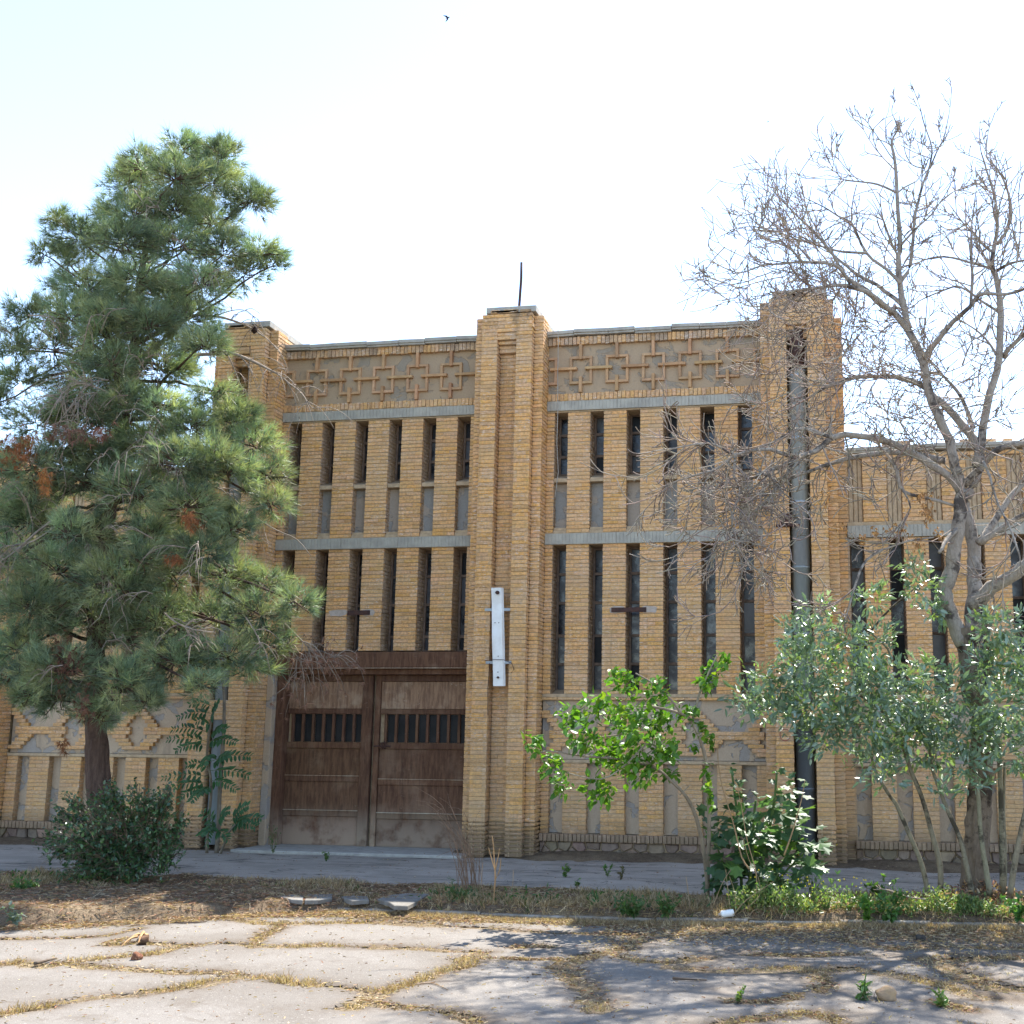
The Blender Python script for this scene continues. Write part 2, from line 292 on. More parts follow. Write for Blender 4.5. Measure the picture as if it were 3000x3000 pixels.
wob = (fbm(X, Y, 3.2, 31) - .5) * .15 + (fbm(X, Y, 9, 37) - .5) * .10 + (vnoise(X * 24, Y * 24, 39) - .5) * .035
D = np.full(X.shape, 9.0)
for P, w, h, d in CRK:
    for (ax, ay), (bx, by) in zip(P[:-1], P[1:]):
        dx, dy = bx - ax, by - ay; t = np.clip(((X - ax) * dx + (Y - ay) * dy) / (dx * dx + dy * dy + 1e-9), 0, 1)
        D = np.minimum(D, np.hypot(X - ax - t * dx, Y - ay - t * dy) - w * .8)
verge_edge = VE
ed = np.minimum(verge_edge(X) - Y, np.where(X > 9.0, np.maximum((KY(X) - .65 - .3 * fbm(X, Y, 1.5, 51)) - Y, (.42 - fbm(X, Y, 2.0, 53)) * .6), 9))
Dn = D + wob; Dn = np.minimum(Dn, ed); crack = Dn < 0
gy, gx = np.gradient(Dn, st); gl = np.maximum(np.hypot(gx, gy), .6)
cell = ~(crack[:-1, :-1] | crack[1:, :-1] | crack[:-1, 1:] | crack[1:, 1:])
lab = np.where(cell, np.arange(cell.size).reshape(cell.shape) + 1, 0)
for _ in range(900):                 # connected pieces by label spreading
    m = lab.copy()
    for a, b in (((slice(1, None), slice(None)), (slice(None, -1), slice(None))), ((slice(None), slice(1, None)), (slice(None), slice(None, -1)))):
        m[a] = np.where(cell[a] & cell[b], np.maximum(m[a], m[b]), m[a]); m[b] = np.where(cell[a] & cell[b], np.maximum(m[b], m[a]), m[b])
        for ax in (0, 1): pass
    if (m == lab).all(): break
    lab = m
bed_bits = MB(); road = MB()
for (x0, x1, y0, y1) in ((-300, -1.5, -300, -7.6), (13.59, 300, -300, -4.7), (-1.5, 13.59, -300, -12.4)):
    road.add([(x0, y0, RZ), (x1, y0, RZ), (x1, y1, RZ), (x0, y1, RZ)], [(0, 1, 2, 3)])
road = road.obj('road', M['road']); road['kind'] = 'structure'
sheet('road_bed', -1.6, 13.7, -12.5, -4.7, 0, M['bed'], 380, 190, lambda X, Y: RZ - .028 + .03 * fbm(X, Y, 6, 14) - .03 * (Y > KY(X) - .03), parent=road)
ZT = RZ + .012 * fbm(X, Y, .8, 61) - .006 - .022 * np.exp(-np.clip(Dn, 0, 1) / .035)
mv = (Dn < .045); XS = np.where(mv, X - gx / gl * np.clip(Dn, -.05, .045) / gl, X); YS_ = np.where(mv, Y - gy / gl * np.clip(Dn, -.05, .045) / gl, Y)
dirt_and_tint = np.clip(np.exp(-np.clip(Dn, 0, 2) / .10) * (.35 + 1.1 * fbm(X, Y, 2.6, 71)) + .75 * np.clip((fbm(X, Y, 1.4, 72) - .52) * 3, 0, 1) * np.clip((X - 6.0) / 3, .12, 1), 0, 1)[..., None]  # dirt by the cracks, plus brown patches that strengthen towards the right
DC = (1 - dirt_and_tint) * np.array([1., 1, 1]) + dirt_and_tint * np.array([.62, .52, .42])
ids, cnt = np.unique(lab[lab > 0], return_counts=True)
nx = X.shape[1]; small = []
for i, c in sorted(zip(ids, cnt), key=lambda t: -t[1]):
    jj, ii = np.nonzero(lab == i); q = jj * nx + ii
    F = np.stack([q, q + 1, q + nx + 1, q + nx], 1)
    if c < 60: small.append(F); continue
    u, inv = np.unique(F, return_inverse=True); V = np.stack([XS.ravel()[u], YS_.ravel()[u], ZT.ravel()[u] + random.uniform(-.004, .006)], 1)
    link('slab', np_mesh('slab', V, inv.reshape(F.shape), DC[jj, ii]), M['slab'], road, True)
if small:
    F = np.concatenate(small); u, inv = np.unique(F, return_inverse=True)
    link('slab_crumbs', np_mesh('slab_crumbs', np.stack([XS.ravel()[u], YS_.ravel()[u], ZT.ravel()[u]], 1), inv.reshape(F.shape), np.tile([.7, .6, .5], (len(F), 1))), M['slab'], road, True, 'stuff')

# ------------------------------------------------------------------ the brick building
H = .0626; BL = .25
bld = thing('factory_building', 'long yellow brick factory with tall piers, slit windows and a brown double gate', 'building')
BR = []           # brick records: (corner, u axis, n axis, length, height, depth, colour)
mort = MB()
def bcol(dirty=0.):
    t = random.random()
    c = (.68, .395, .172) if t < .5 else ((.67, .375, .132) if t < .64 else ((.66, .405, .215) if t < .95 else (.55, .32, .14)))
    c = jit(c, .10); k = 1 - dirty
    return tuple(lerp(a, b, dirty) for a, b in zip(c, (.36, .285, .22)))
def face(o, ua, na, segs, z0, z1, dep=.06, dirty=0., rough=.0, mdepth=.05, foot=False):
    """courses of brick on a vertical face: o=(x,y) origin, ua/na = horizontal axis and outward normal; segs(k, zc) -> [(a, b)]"""
    ox, oy = o; k0 = int(round(z0 / H)); k1 = int(round(z1 / H))
    for k in range(k0, k1):
        z = k * H
        for (a, b) in segs(k, z + H / 2):
            if b - a < .03: continue
            # mortar bed behind the joint
            er = foot and z < .47
            me = .012; md = .0125 if not er else .05; p = [(a + me, md), (b - me, md), (b - me, max(mdepth, md + .02)), (a + me, max(mdepth, md + .02))]
            q = [(ox + ua[0] * s - na[0] * t, oy + ua[1] * s - na[1] * t) for s, t in p]
            mort.add([(X_, Y_, z) for X_, Y_ in q] + [(X_, Y_, z + H) for X_, Y_ in q], [(0, 1, 5, 4), (1, 2, 6, 5), (3, 0, 4, 7), (2, 3, 7, 6)])
            off = (BL / 2 if k % 2 else 0) + random.uniform(-.02, .02); x = a; first = True
            L = b - a
            cuts = [a]
            if L > .30:
                c = a + ((off if off > .06 else BL) if L > .45 else L * (.34 if k % 2 else .66))
                while c < b - .07: cuts.append(c); c += BL + random.uniform(-.012, .012) if L > .45 else 9
            cuts.append(b)
            for c0, c1 in zip(cuts[:-1], cuts[1:]):
                g = .0009; j = random.uniform(-.004, .004) + (random.uniform(-.012, .012) if foot and z < .5 else 0)
                dz0 = .0045 + random.uniform(-.0025, .0025) + (random.uniform(0, .008) if foot and z < .45 else 0)
                BR.append((ox + ua[0] * (c0 + g) , oy + ua[1] * (c0 + g), z + dz0, ua, na, c1 - c0 - 2 * g, (H - .0115 - (random.uniform(.002, .014) if er else 0)) - (dz0 - .0045) + random.uniform(-.0025, .0025), dep, bcol(dirty), j, random.uniform(-.0025, .0025)))
def brick_geo(mb, x, y, z, ua, na, L, h, dep, col, j, tilt, local=False):
    c = .005
    def P(s, t, w): return (x + ua[0] * s + na[0] * t, y + ua[1] * s + na[1] * t, z + w)
    a0, a1 = -.003 + tilt, tilt * -1
    vs = [P(0, -dep, 0), P(L, -dep, 0), P(L, -dep, h), P(0, -dep, h), P(0, j - c, a0), P(L, j - c, -a0 * .5), P(L, j - c, h + a1), P(0, j - c, h - a1),
          P(c * .4, j, c + a0), P(L - c * .4, j, c - a0 * .5), P(L - c * .4, j, h - c + a1), P(c * .4, j, h - c - a1)]
    fs = [(0, 1, 5, 4), (1, 2, 6, 5), (2, 3, 7, 6), (3, 0, 4, 7), (4, 5, 9, 8), (5, 6, 10, 9), (6, 7, 11, 10), (7, 4, 8, 11), (8, 9, 10, 11)]
    s = ua[0] * na[1] - ua[1] * na[0]
    if s > 0: fs = [tuple(reversed(f)) for f in fs]
    mb.add(vs, fs, col)
UX, UY = (1, 0), (0, 1); NF, NR, NL, NB = (0, -1), (1, 0), (-1, 0), (0, 1)
core = MB()       # plain wall body behind the brick skin
LEDGE = MB()
def pilaster(xc, top, z_pipe=None, core_right=.57, core_left=.57, cap=True, full_back=1.05):
    YS, YP = -.36, -.53; rec = .16; rd = .23
    infill = (2.02, 2.33) if z_pipe else None
    # front slabs with a tall recess between them, corbelled closed at the head
    def fs(k, z):
        if z > 8.25 - (8.6 - top) or (infill and infill[0] < z < infill[1]): return [(-.42, .42)]
        return [(-.42, -rec), (rec, .42)]
    jag = lambda z: random.uniform(0, .03) if z > top - .2 else 0
    face((xc, YP), UX, NF, fs, 0, top, foot=True, dep=.1)
    for s in range(3):               # stepped head of the recess
        zt = 8.25 - (8.6 - top)
        face((xc, YP + .02 + .06 * s), UX, NF, lambda k, z: [(-rec, rec)], zt - H * 1.5 * (s + 1), zt - H * 1.5 * s + .001, dep=.1, dirty=.15)
    if not z_pipe: face((xc, YP + rd), UX, NF, lambda k, z: [(-rec, rec)], 0, 8.25 - (8.6 - top), dirty=.1, foot=True)
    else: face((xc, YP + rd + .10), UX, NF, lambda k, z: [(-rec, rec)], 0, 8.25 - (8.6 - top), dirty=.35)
    one = lambda a, b: (lambda k, z: [(a, b)])
    for sx, n in ((1, NR), (-1, NL)):
        face((xc + sx * .42, YP), UY, n, one(0, .17), 0, top, foot=True)                   # side of the slab
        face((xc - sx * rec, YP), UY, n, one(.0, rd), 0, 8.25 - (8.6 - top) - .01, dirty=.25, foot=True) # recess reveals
        face((xc + sx * .57, YS), UY, n, one(0, .36), 0, top - .04, foot=True)               # side of the step
        a, b = (.42, .57) if sx > 0 else (-.57, -.42)
        face((xc, YS), UX, NF, one(a, b), 0, top - .04, foot=True)
        face((xc + sx * .57, 0), UY, n, one(.012, full_back), 5.2, top - .1)                       # flank above the parapet
    core.box(xc - .39, xc - rec - .03, YP + .06, YS, -.2, top - .03); core.box(xc + rec + .03, xc + .39, YP + .06, YS, -.2, top - .03)
    core.box(xc - .53, xc + .53, -.118 if z_pipe else -.236, full_back, -.2, top - .06)
    if True:
        e_ = YS + (.24 if z_pipe else .122); core.box(xc - .53, xc - rec - .03, YS + .06, e_, -.2, top - .06); core.box(xc + rec + .03, xc + .53, YS + .06, e_, -.2, top - .06)
    # broken courses and the concrete cap
    if cap:
        for i in range(7):
            w = random.uniform(.10, .24); x = xc + random.uniform(-.40, .40 - w)
            BR.append((x, YP - .01, top + .002 + random.choice((0, .012)), UX, NF, w, .045, .3, bcol(.25), 0, 0))
        b = MB(); b.cbox(xc - .365, xc + .475, YP + .02, full_back - .25, top + .015, top + .118, .006); b.obj('pier_cap', M['concrete'], bld)
PITCH = 4.66
XC = 3.727; XL = XC - PITCH; XR = XC + PITCH
pilaster(XC, 8.585); pilaster(XL, 8.585, 1); pilaster(XR, 8.585, 1)
pilaster(-5.62, 6.5, None); pilaster(13.05, 6.5, None)

def windows_unit(x_right, z0, z1, transoms, y=.385, w=.225):
    """one slit window: frame with panes"""
    x0, x1 = x_right - w - .002, x_right + .002
    b = MB(); t = .022
    b.box(x0, x0 + .035, y - .03, y + .04, z0, z1); b.box(x1 - .02, x1, y - .03, y + .04, z0, z1)
    zz = [z0] + list(transoms) + [z1 - .02]
    for z in zz: b.box(x0 + .035, x1 - .02, y - .025 + random.uniform(-.004, .004), y + .035, z - t + (t if z == z0 else 0), z + t)
    f = b.obj('window', M['frame'], bld)
    for a, c in zip(zz[:-1], zz[1:]):
        p = MB(); d = random.uniform(-.004, .004); e = random.uniform(-.003, .003)
        p.add([(x0 + .03, y + .01 + d, a + .02), (x1 - .015, y + .01 - d, a + .02), (x1 - .015, y + .01 - d + e, c - .02), (x0 + .03, y + .01 + d + e, c - .02),
               (x0 + .03, y + .016 + d, a + .02), (x1 - .015, y + .016 - d, a + .02), (x1 - .015, y + .016 - d + e, c - .02), (x0 + .03, y + .016 + d + e, c - .02)],
              [(0, 1, 2, 3), (7, 6, 5, 4), (0, 4, 5, 1), (1, 5, 6, 2), (2, 6, 7, 3), (3, 7, 4, 0)])
        p.obj('pane', M[random.choice(('glass', 'glass', 'darkglass', 'glass', 'greyglass'))], f)
def piers(xa, xb, jambs, z0, z1, w=.225, rd=.42, dirty=.7):
    """brick piers between slit openings (jambs = right edges) with brick reveals"""
    segs = []; a = xa
    for j in jambs: segs.append((a, j - w)); a = j
    segs.append((a, xb))
    face((0, 0), UX, NF, lambda k, z: segs, z0, z1)
    for j in jambs:
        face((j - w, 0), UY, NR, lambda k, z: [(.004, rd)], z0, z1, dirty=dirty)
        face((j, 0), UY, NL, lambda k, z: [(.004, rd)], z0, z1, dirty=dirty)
    for a, b in segs: core.box(a + .03, b - .03, .055, .40, z0, z1)
def slab_part(name, mat, x0, x1, y0, y1, z0, z1, c=.005, parent=None):
    b = MB(); b.cbox(x0, x1, y0, y1, z0, z1, c); return b.obj(name, M[mat], parent or bld)
def ribbed_beam(x0, x1, z0, z1, y=-.035, segs=3):
    L = (x1 - x0) / segs
    for i in range(segs):
        b = MB(); a = x0 + i * L + .002; e = x0 + (i + 1) * L - .002; d = random.uniform(-.004, .004); n = int(round((e - a) / .058)); w = (e - a) / n
        b.box(a, e, y + .006 + d, .42, z0, z1)
        for k in range(n): b.cbox(a + k * w + .003, a + (k + 1) * w - .003, y + d, y + .0055 + d, z0 + .001, z1 - .001, .002)
        b.obj('beam', M['beam'], bld)
def soldiers(x0, x1, z0, z1, y, dirty, w=.062, gap=.008, wob=.004, name_obj=None, dep=.1):
    n = int((x1 - x0) / w); ww = (x1 - x0) / n
    for k in range(n):
        BR.append((x0 + k * ww + gap / 2, y + random.uniform(-.006, .006), z0 + random.uniform(-wob, wob), UX, NF, ww - gap, z1 - z0 - .004, dep, bcol(dirty * random.uniform(.2, 1.6)) if dirty < .6 else jit((.44, .31, .215), .10), random.uniform(-.006, .006), 0))
    mort.box(x0, x1, y + .055, y + dep + .03, z0 + .003, z1 - .003)
def coping(x0, x1, z0, z1, n, y=-.10, back=.5, lab=None):
    L = (x1 - x0) / n; x = x0
    cuts = [x0] + [x0 + L * i + random.uniform(-.06, .06) for i in range(1, n)] + [x1]
    for a, e in zip(cuts[:-1], cuts[1:]):
        b = MB(); dz = random.uniform(-.012, .014); t = random.uniform(-.012, .012); a += .003; e -= .003; zm = z0 + (z1 - z0) * .36
        for (ya, za, zb) in ((y + .022, z0, zm), (y, zm, z1)):
            b.cbox(a, e, ya, back, za + dz, zb + dz, .005)
        b.v = [(X_, Y_, Z_ + t * ((X_ - a) / (e - a) - .5)) for X_, Y_, Z_ in b.v]
        b.obj('coping_slab', M['concrete'], bld)
def clip_poly(P, mx, mz, nx_, nz_):
    out = []
    for (ax, az), (bx, bz) in zip(P, P[1:] + P[:1]):
        da, db = (ax - mx) * nx_ + (az - mz) * nz_, (bx - mx) * nx_ + (bz - mz) * nz_
        if da <= 0: out.append((ax, az))
        if da * db < 0: t = da / (da - db); out.append((ax + (bx - ax) * t, az + (bz - az) * t))
    return out
def stones(x0, x1, y=-.02, zt=.2):
    pts = []; x = x0
    while x < x1:
        pts.append((x + random.uniform(-.05, .05), random.uniform(.09, .19))); pts.append((x + .11 + random.uniform(-.06, .06), random.uniform(-.1, .06))); x += random.uniform(.17, .30)
    for i, (px, pz) in enumerate(pts):
        P = [(x0, -.14), (x1, -.14), (x1, zt), (x0, zt)]
        for j, (qx, qz) in enumerate(pts):
            if j != i and abs(qx - px) < 1 and len(P) > 2: P = clip_poly(P, (px + qx) / 2, (pz + qz) / 2, qx - px, qz - pz)
        if len(P) < 3: continue
        n = len(P); cx, cz = sum(p[0] for p in P) / n, sum(p[1] for p in P) / n; yy = y + random.uniform(-.03, .02); g = random.uniform(.88, .95)
        out = [(cx + (a - cx) * g, cz + (b_ - cz) * g) for a, b_ in P]; inn = [(cx + (a - cx) * .84, cz + (b_ - cz) * .80) for a, b_ in out]
        b = MB(); vs = [(a, y + .10, c) for a, c in out] + [(a, yy + .02, c) for a, c in out] + [(a, yy + random.uniform(-.008, .008), c) for a, c in inn]
        b.add(vs, [(k, (k + 1) % n, n + (k + 1) % n, n + k) for k in range(n)] + [(n + k, n + (k + 1) % n, 2 * n + (k + 1) % n, 2 * n + k) for k in range(n)] + [tuple(2 * n + k for k in range(n))], jit((1, 1, 1), .28)); b.obj('stone', M['stone'], bld)
    core.box(x0, x1, y + .045, .38, -.3, zt - .004)
HOLE = {4: .08, 5: .135, 6: .19, 7: .125, 8: .125, 9: .19, 10: .135, 11: .08}
def stepped_zone(xa, xb, xh0, per, z0=1.44, z1=2.345):
    n = int(round((z1 - z0) / H))
    def segs(k, zc):
        r = n - 1 - (k - int(round(z0 / H)))           # row from the top
        out = []
        if r < 2 or r >= n - 1: return [(xa, xa + .0)]
        hw = .12 + .062 * (r - 2) if r < 7 else (9 if r < 9 else .44 - .062 * (r - 9))
        if hw > per / 2: iv = [(xa, xb)]
        else:
            iv = []
            i = math.floor((xa - xh0) / per) - 1
            while xh0 + i * per - hw < xb:
                a, b = max(xa, xh0 + i * per - hw), min(xb, xh0 + i * per + hw)
                if b > a: iv.append((a, b))
                i += 1
        hh = HOLE.get(r, 0)
        if hh:
            cut = []
            for a, b in iv:
                i = math.floor((a - xh0) / per) - 1; cur = a
                while xh0 + i * per - hh < b:
                    ha, hb = xh0 + i * per - hh, xh0 + i * per + hh
                    if hb > cur and ha < b:
                        if ha > cur: cut.append((cur, ha))
                        cur = max(cur, hb)
                    i += 1
                if cur < b: cut.append((cur, b))
            iv = cut
        return iv
    face((0, 0), UX, NF, segs, z0, z1, dep=.075, mdepth=.07)
    slab_part('plaster_panel', 'plaster', xa, xb, .068, .40, z0 - .002, z1, .0)
def lower_bay(xa, xb, jambs, xh0):
    stones(xa, xb)
    soldiers(xa, xb, .205, .318, -.075, .62, .066, .009, .003)
    core.box(xa, xb, -.03, .39, .215, .305)
    piers(xa, xb, jambs, 5 * H + .004, 22 * H, rd=.13, dirty=.3)
    for j in jambs: slab_part('plaster_panel', 'plaster', j - .25, j + .02, .13, .38, .318, 1.385, .0)
    for j in jambs: pass
    core.box(xa, xb, .36, .41, .3, 2.36)
    slab_part('plaster_ledge', 'mortar', xa, xb, -.012, .3, 1.379, 1.432, .008)
    stepped_zone(xa, xb, xh0, 1.2)
    soldiers(xa, xb, 2.348, 2.392, -.02, .15, .25, .004, .001, dep=.3)
def sill(j, z, d=.37):
    b = MB(); x0, x1 = j - .222, j - .003
    b.add([(x0, .02, z - .02), (x1, .02, z - .02), (x1, d, z + .10), (x0, d, z + .10), (x0, .02, z - .08), (x1, .02, z - .08), (x1, d + .04, z - .08), (x0, d + .04, z - .08)],
          [(0, 1, 2, 3), (4, 5, 1, 0), (5, 6, 2, 1), (7, 4, 0, 3)]); b.obj('sill', M['mortar'], bld)
def frieze(xa, xb, xc0, sp):
    slab_part('plaster_panel', 'plaster2', xa, xb, .05, .40, 7.32, 8.18, 0)
    soldiers(xa, xb, 7.212, 7.335, -.01, .12, .068, .008, .008)
    face((0, 0), UX, NF, lambda k, z: [(xa, xb)], 115 * H, 115 * H + .001)
    soldiers(xa, xb, 8.158, 8.292, -.03, .5, .068, .008, .006); core.box(xa, xb, .012, .40, 7.215, 7.33); core.box(xa, xb, .012, .40, 8.162, 8.29)
    core.box(xa, xb, .0, .40, 7.196, 7.211)
    t = .044; i = -2; T = M['tile']
    def clipbar(b, x0, x1, y0, y1, z0, z1, c):
        x0, x1 = max(x0, xa + .003), min(x1, xb - .003)
        if x1 - x0 > .012: b.cbox(x0, x1, y0, y1, z0, z1, .004, c)
    while xc0 + i * sp < xb + .2:
        c = xc0 + i * sp; i += 1
        if c < xa - .19: continue
        col = jit((1, 1, 1), .12); b = MB(); y0 = -.005; ox = random.uniform(-.006, .006); c += ox
        clipbar(b, c - .19, c + .19, y0, .055, 7.96 - t, 7.96, jit(col, .08)); clipbar(b, c - .19, c + .19, y0, .055, 7.487, 7.487 + t, jit(col, .08))
        clipbar(b, c - .19, c - .19 + t, y0 + .001, .055, 7.488 + t, 7.959 - t, jit(col, .08)); clipbar(b, c + .19 - t, c + .19, y0 + .001, .055, 7.488 + t, 7.959 - t, jit(col, .08))
        if b.n: b.obj('fret_square', T, bld)
        if xa + .05 < c < xb - .05:
            for za, zb in ((7.90, 8.162), (7.34, 7.605)):
                b = MB(); clipbar(b, c - .025, c + .025, -.032, .055, za, zb, jit((.95, .9, .85), .18)); b.obj('fret_bar', T, bld)
        h0, h1 = c + .075, c + sp - .075
        b = MB(); clipbar(b, h0, h1, -.034, .055, 7.725, 7.772, jit((.92, .9, .82), .15))
        if b.n: b.obj('fret_bar', T, bld)
    h0, h1 = xc0 - sp * 1 + .08, xc0 - .08
def main_bay(xp, gate):
    xa, xb = xp + .57, xp + PITCH - .57
    j = [xb - .17 - .6 * i for i in range(6)][::-1]
    z_low = 3.13 if gate else 2.395
    piers(xa, xb, j, math.ceil(z_low / H) * H if not gate else 50 * H, 77 * H)
    core.box(xa, xb, .001, .40, 77 * H, 4.812)
    ribbed_beam(xa - .0, xb, 4.816, 4.992)
    piers(xa, xb, j, 80 * H, 112 * H + .02); core.box(xa, xb, .001, .40, 4.993, 80 * H - .002); core.box(xa, xb, .001, .40, 112 * H + .001, 7.032)
    ribbed_beam(xa, xb, 7.035, 7.193)
    for q in j:
        windows_unit(q, 6.03, 7.03, (6.34, 6.71)); windows_unit(q, 3.14 if gate else 2.49, 4.812, (3.38, 3.91, 4.38) if gate else (2.925, 3.38, 3.91, 4.38))
        sill(q, 5.93); 
        for (y_, za, zb) in ((.018, 5.845, 5.90), (.04, 5.05, 5.10), (.012, 4.995, 5.048)): b = MB(); b.cbox(q - .223, q - .002, y_, .3, za, zb, .005); b.obj('ledge', M['mortar'], bld)
        slab_part('plaster_panel', 'plaster_grey', q - .24, q + .012, .17, .36, 5.10, 5.843, 0)
        if not gate: sill(q, 2.42)
    frieze(xa, xb, XC + 1.128 if not gate else XL + 1.128 + .012, .603)
    coping(xa - .01, xb + .01, 8.294, 8.386, 7)
    return xa, xb, j
xa, xb, j = main_bay(XC, False); lower_bay(xa, xb, j, xa + .0)
core.box(xa, xb, .0, .40, 2.393, 39 * H - .001)
gxa, gxb, gj = main_bay(XL, True)
# end returns of the main block beside the outer piers
for (a, b, n, o) in ((XR + .57, XR + .70, NR, XR + .70), (XL - .70, XL - .57, NL, XL - .70)):
    face((0, .0), UX, NF, lambda k, z: [(a, b)], 0, 8.40); face((o, .0), UY, n, lambda k, z: [(.004, .9)], 5.9, 8.40); core.box(a + .03, b - .03, .06, .95, -.2, 8.38)
def wing(xa, xb, j, xh0):
    lower_bay(xa, xb, j, xh0)
    core.box(xa, xb, .0, .40, 2.393, 39 * H - .001)
    piers(xa, xb, j, 39 * H, 77 * H); core.box(xa, xb, .001, .40, 77 * H, 4.822)
    ribbed_beam(xa, xb, 4.826, 5.01)
    piers(xa, xb, j, 81 * H, 97 * H, rd=.1, dirty=.2); core.box(xa, xb, .001, .40, 5.011, 81 * H)
    face((0, 0), UX, NF, lambda k, z: [(xa, xb)], 97 * H, 98 * H + .001); core.box(xa, xb, .06, .40, 97 * H, 6.16)
    for q in j:
        windows_unit(q, 2.49, 4.82, (2.925, 3.38, 3.91, 4.38)); sill(q, 2.42)
        b = MB()
        for k in range(3): b.cbox(q - .225 + .075 * k + .003, q - .225 + .075 * (k + 1) - .003, .045, .38, 5.02, 97 * H, .012)
        b.obj('fluted_panel', M['mortar'], bld)
    coping(xa, xb, 6.158, 6.242, 5)
    for i in range(10):
        x = random.uniform(xa, xb - .3); w = random.uniform(.12, .26); BR.append((x, random.uniform(-.02, .15), 6.243 + .0, UX, NF, w, random.uniform(.05, .11), .2, bcol(.1), 0, random.uniform(-.004, .004)))
JR = [9.338 + .592 * i for i in range(6)]
wing(XR + .70, JR[-1] + .14, JR, JR[0] - .27)
JL = [-1.635 - .597 * i for i in range(6)][::-1]
wing(-5.05, XL - .70, JL, -5.05 - .02 + .0)
# gate: plastered jamb, lintel board, frame, two leaves
slab_part('gate_jamb', 'plaster', gxa - .002, -.245, -.03, .3, .0, 2.84, .01)
core.box(gxa, gxb, .44, .47, 3.1, 5.0)
G = MB(); G.cbox(-.245, gxb, -.015, .3, 2.86, 3.112, .01, (1.1, 1.1, 1.1)); gate = None
gate = G.obj('gate', M['rust'], bld); gate['label'] = 'brown rusty double gate with a row of barred panes'
def gpart(name, boxes, mat='rust', c=.006):
    b = MB()
    for x in boxes: b.cbox(*x[:6], c, x[6] if len(x) > 6 else jit((1, 1, 1), .12))
    return b.obj(name, M[mat], gate)
gpart('drip_board', [(-.245, gxb, -.03, .2, 2.842, 2.858, (2.6, 3.6, 4.2))], c=.002)
gpart('gate_frame', [(-.245, gxb, .10, .33, 2.752, 2.84), (-.245, -.10, .10, .33, .02, 2.75)])
LEAVES = [(-.098, 1.408, -.02, 1.215, 1.215, True, (1.115, .565)), (1.425, gxb + .12, 1.52, 3.2, 1.52, False, (1.075, .545))]
for (x0, x1, a, b, s, left, rails) in LEAVES:
    yb, yf = .30, .245
    boxes = [(x0, x1 if not left else 1.21, yf + .006, yb, 2.64, 2.752), (x0, x1 if not left else 1.21, yf + .004, yb, .02, .10)]
    gpart('leaf_rail', [(x0, x1 if not left else 1.21, yf + .004, yb, 2.645, 2.75)]); 
    gpart('stile', [(1.212, 1.385, yf - .03, yb, .02, 2.75)] if left else [(1.425, 1.515, yf - .005, yb, .02, 2.75)])
    c0, c1 = (x0, 1.21) if left else (1.518, x1)
    gpart('board_panel', [(c0, c1, yf + .035, yb, 2.20, 2.643, (2.3, 2.8, 3.0))]); 
    gpart('leaf_rail', [(c0, c1, yf + .012, yb, 2.115, 2.197)]); gpart('leaf_rail', [(c0, c1, yf + .012, yb, 1.56, 1.66)])
    zz = [1.557] + list(rails) + [.02]
    for zt, zb in zip(zz[:-1], zz[1:]): gpart('board_panel', [(c0, c1, yf + .035, yb, (zb + .005) if zb > .1 else .022, zt - .09 if zt < 1.5 else zt)])
    for r in rails:
        gpart('leaf_rail', [(c0, c1, yf + .012, yb, r - .088, r)]); gpart('ledge_strip', [(c0, c1, yf + .002, yb, r + .001, r + .012, (2.5, 3.4, 3.9))], c=.002)
    n = 8; w = .178; x = c0 + (.07 if left else .075); k = 0
    while x < c1:
        gpart('bar', [(x, x + .045, yf + .014, yb, 1.662, 2.113)], c=.004)
        if x + w < c1 + .1:
            p = MB(); p.box(x + .047, min(x + w - .002, c1), yf + .06, yf + .066, 1.664, 2.111); p.obj('pane', M['darkglass'], gate)
        x += w
core.box(-.24, gxb, .335, .40, 0, 2.85)
b = MB(); b.tube([(1.44, .235, 1.60), (1.60, .228, 1.605), (1.72, .235, 1.60)], [.012] * 3, 6); b.tube([(1.62 + .03 * math.sin(t), .21 + .02 * math.cos(2 * t), 1.62 + .06 * math.cos(t * 1.7)) for t in [i * .7 for i in range(14)]], [.011] * 14, 5); b.obj('chain_latch', M['iron'], gate)
# drainpipes in the outer piers
def pipe(xc, z0, z1, tint, r=.138, flat=False):
    b = MB(); y = -.53 + .165; z = z0; n = 18
    for i in range(int((z1 - z0) / 1.0) + 1):
        za, zb = z0 + i * 1.0, min(z1, z0 + (i + 1) * 1.0)
        if zb - za < .05: break
        b.tube([(xc, y, za), (xc, y, zb - .03), (xc, y, zb - .029), (xc, y, zb)], [r, r - .003, r + .004, r + .004], n, jit(tint, .06), cap=True)
    b.obj('drainpipe', M['zinc'], bld, True)
pipe(XR - .005, 2.34, 7.42, (1, 1, 1)); pipe(XR - .005, .08, 2.0, (.42, .43, .46)); pipe(XL - .005, .06, 7.3, (.8, .85, .9))
b = MB(); b.tube([(XR - .005, -.33, 7.44), (XR - .005, -.33, 8.1)], [.12, .125], 14, (1, 1, 1)); b.obj('rusty_pipe_head', M['iron'], bld, True)
b = MB(); b.cbox(XR - .36, XR + .0, -.60, -.535, 4.93, 4.96, .004); b.cbox(XR - .30, XR - .12, -.60, -.54, 4.965, 5.12, .004); b.obj('pipe_bracket', M['iron'], bld)
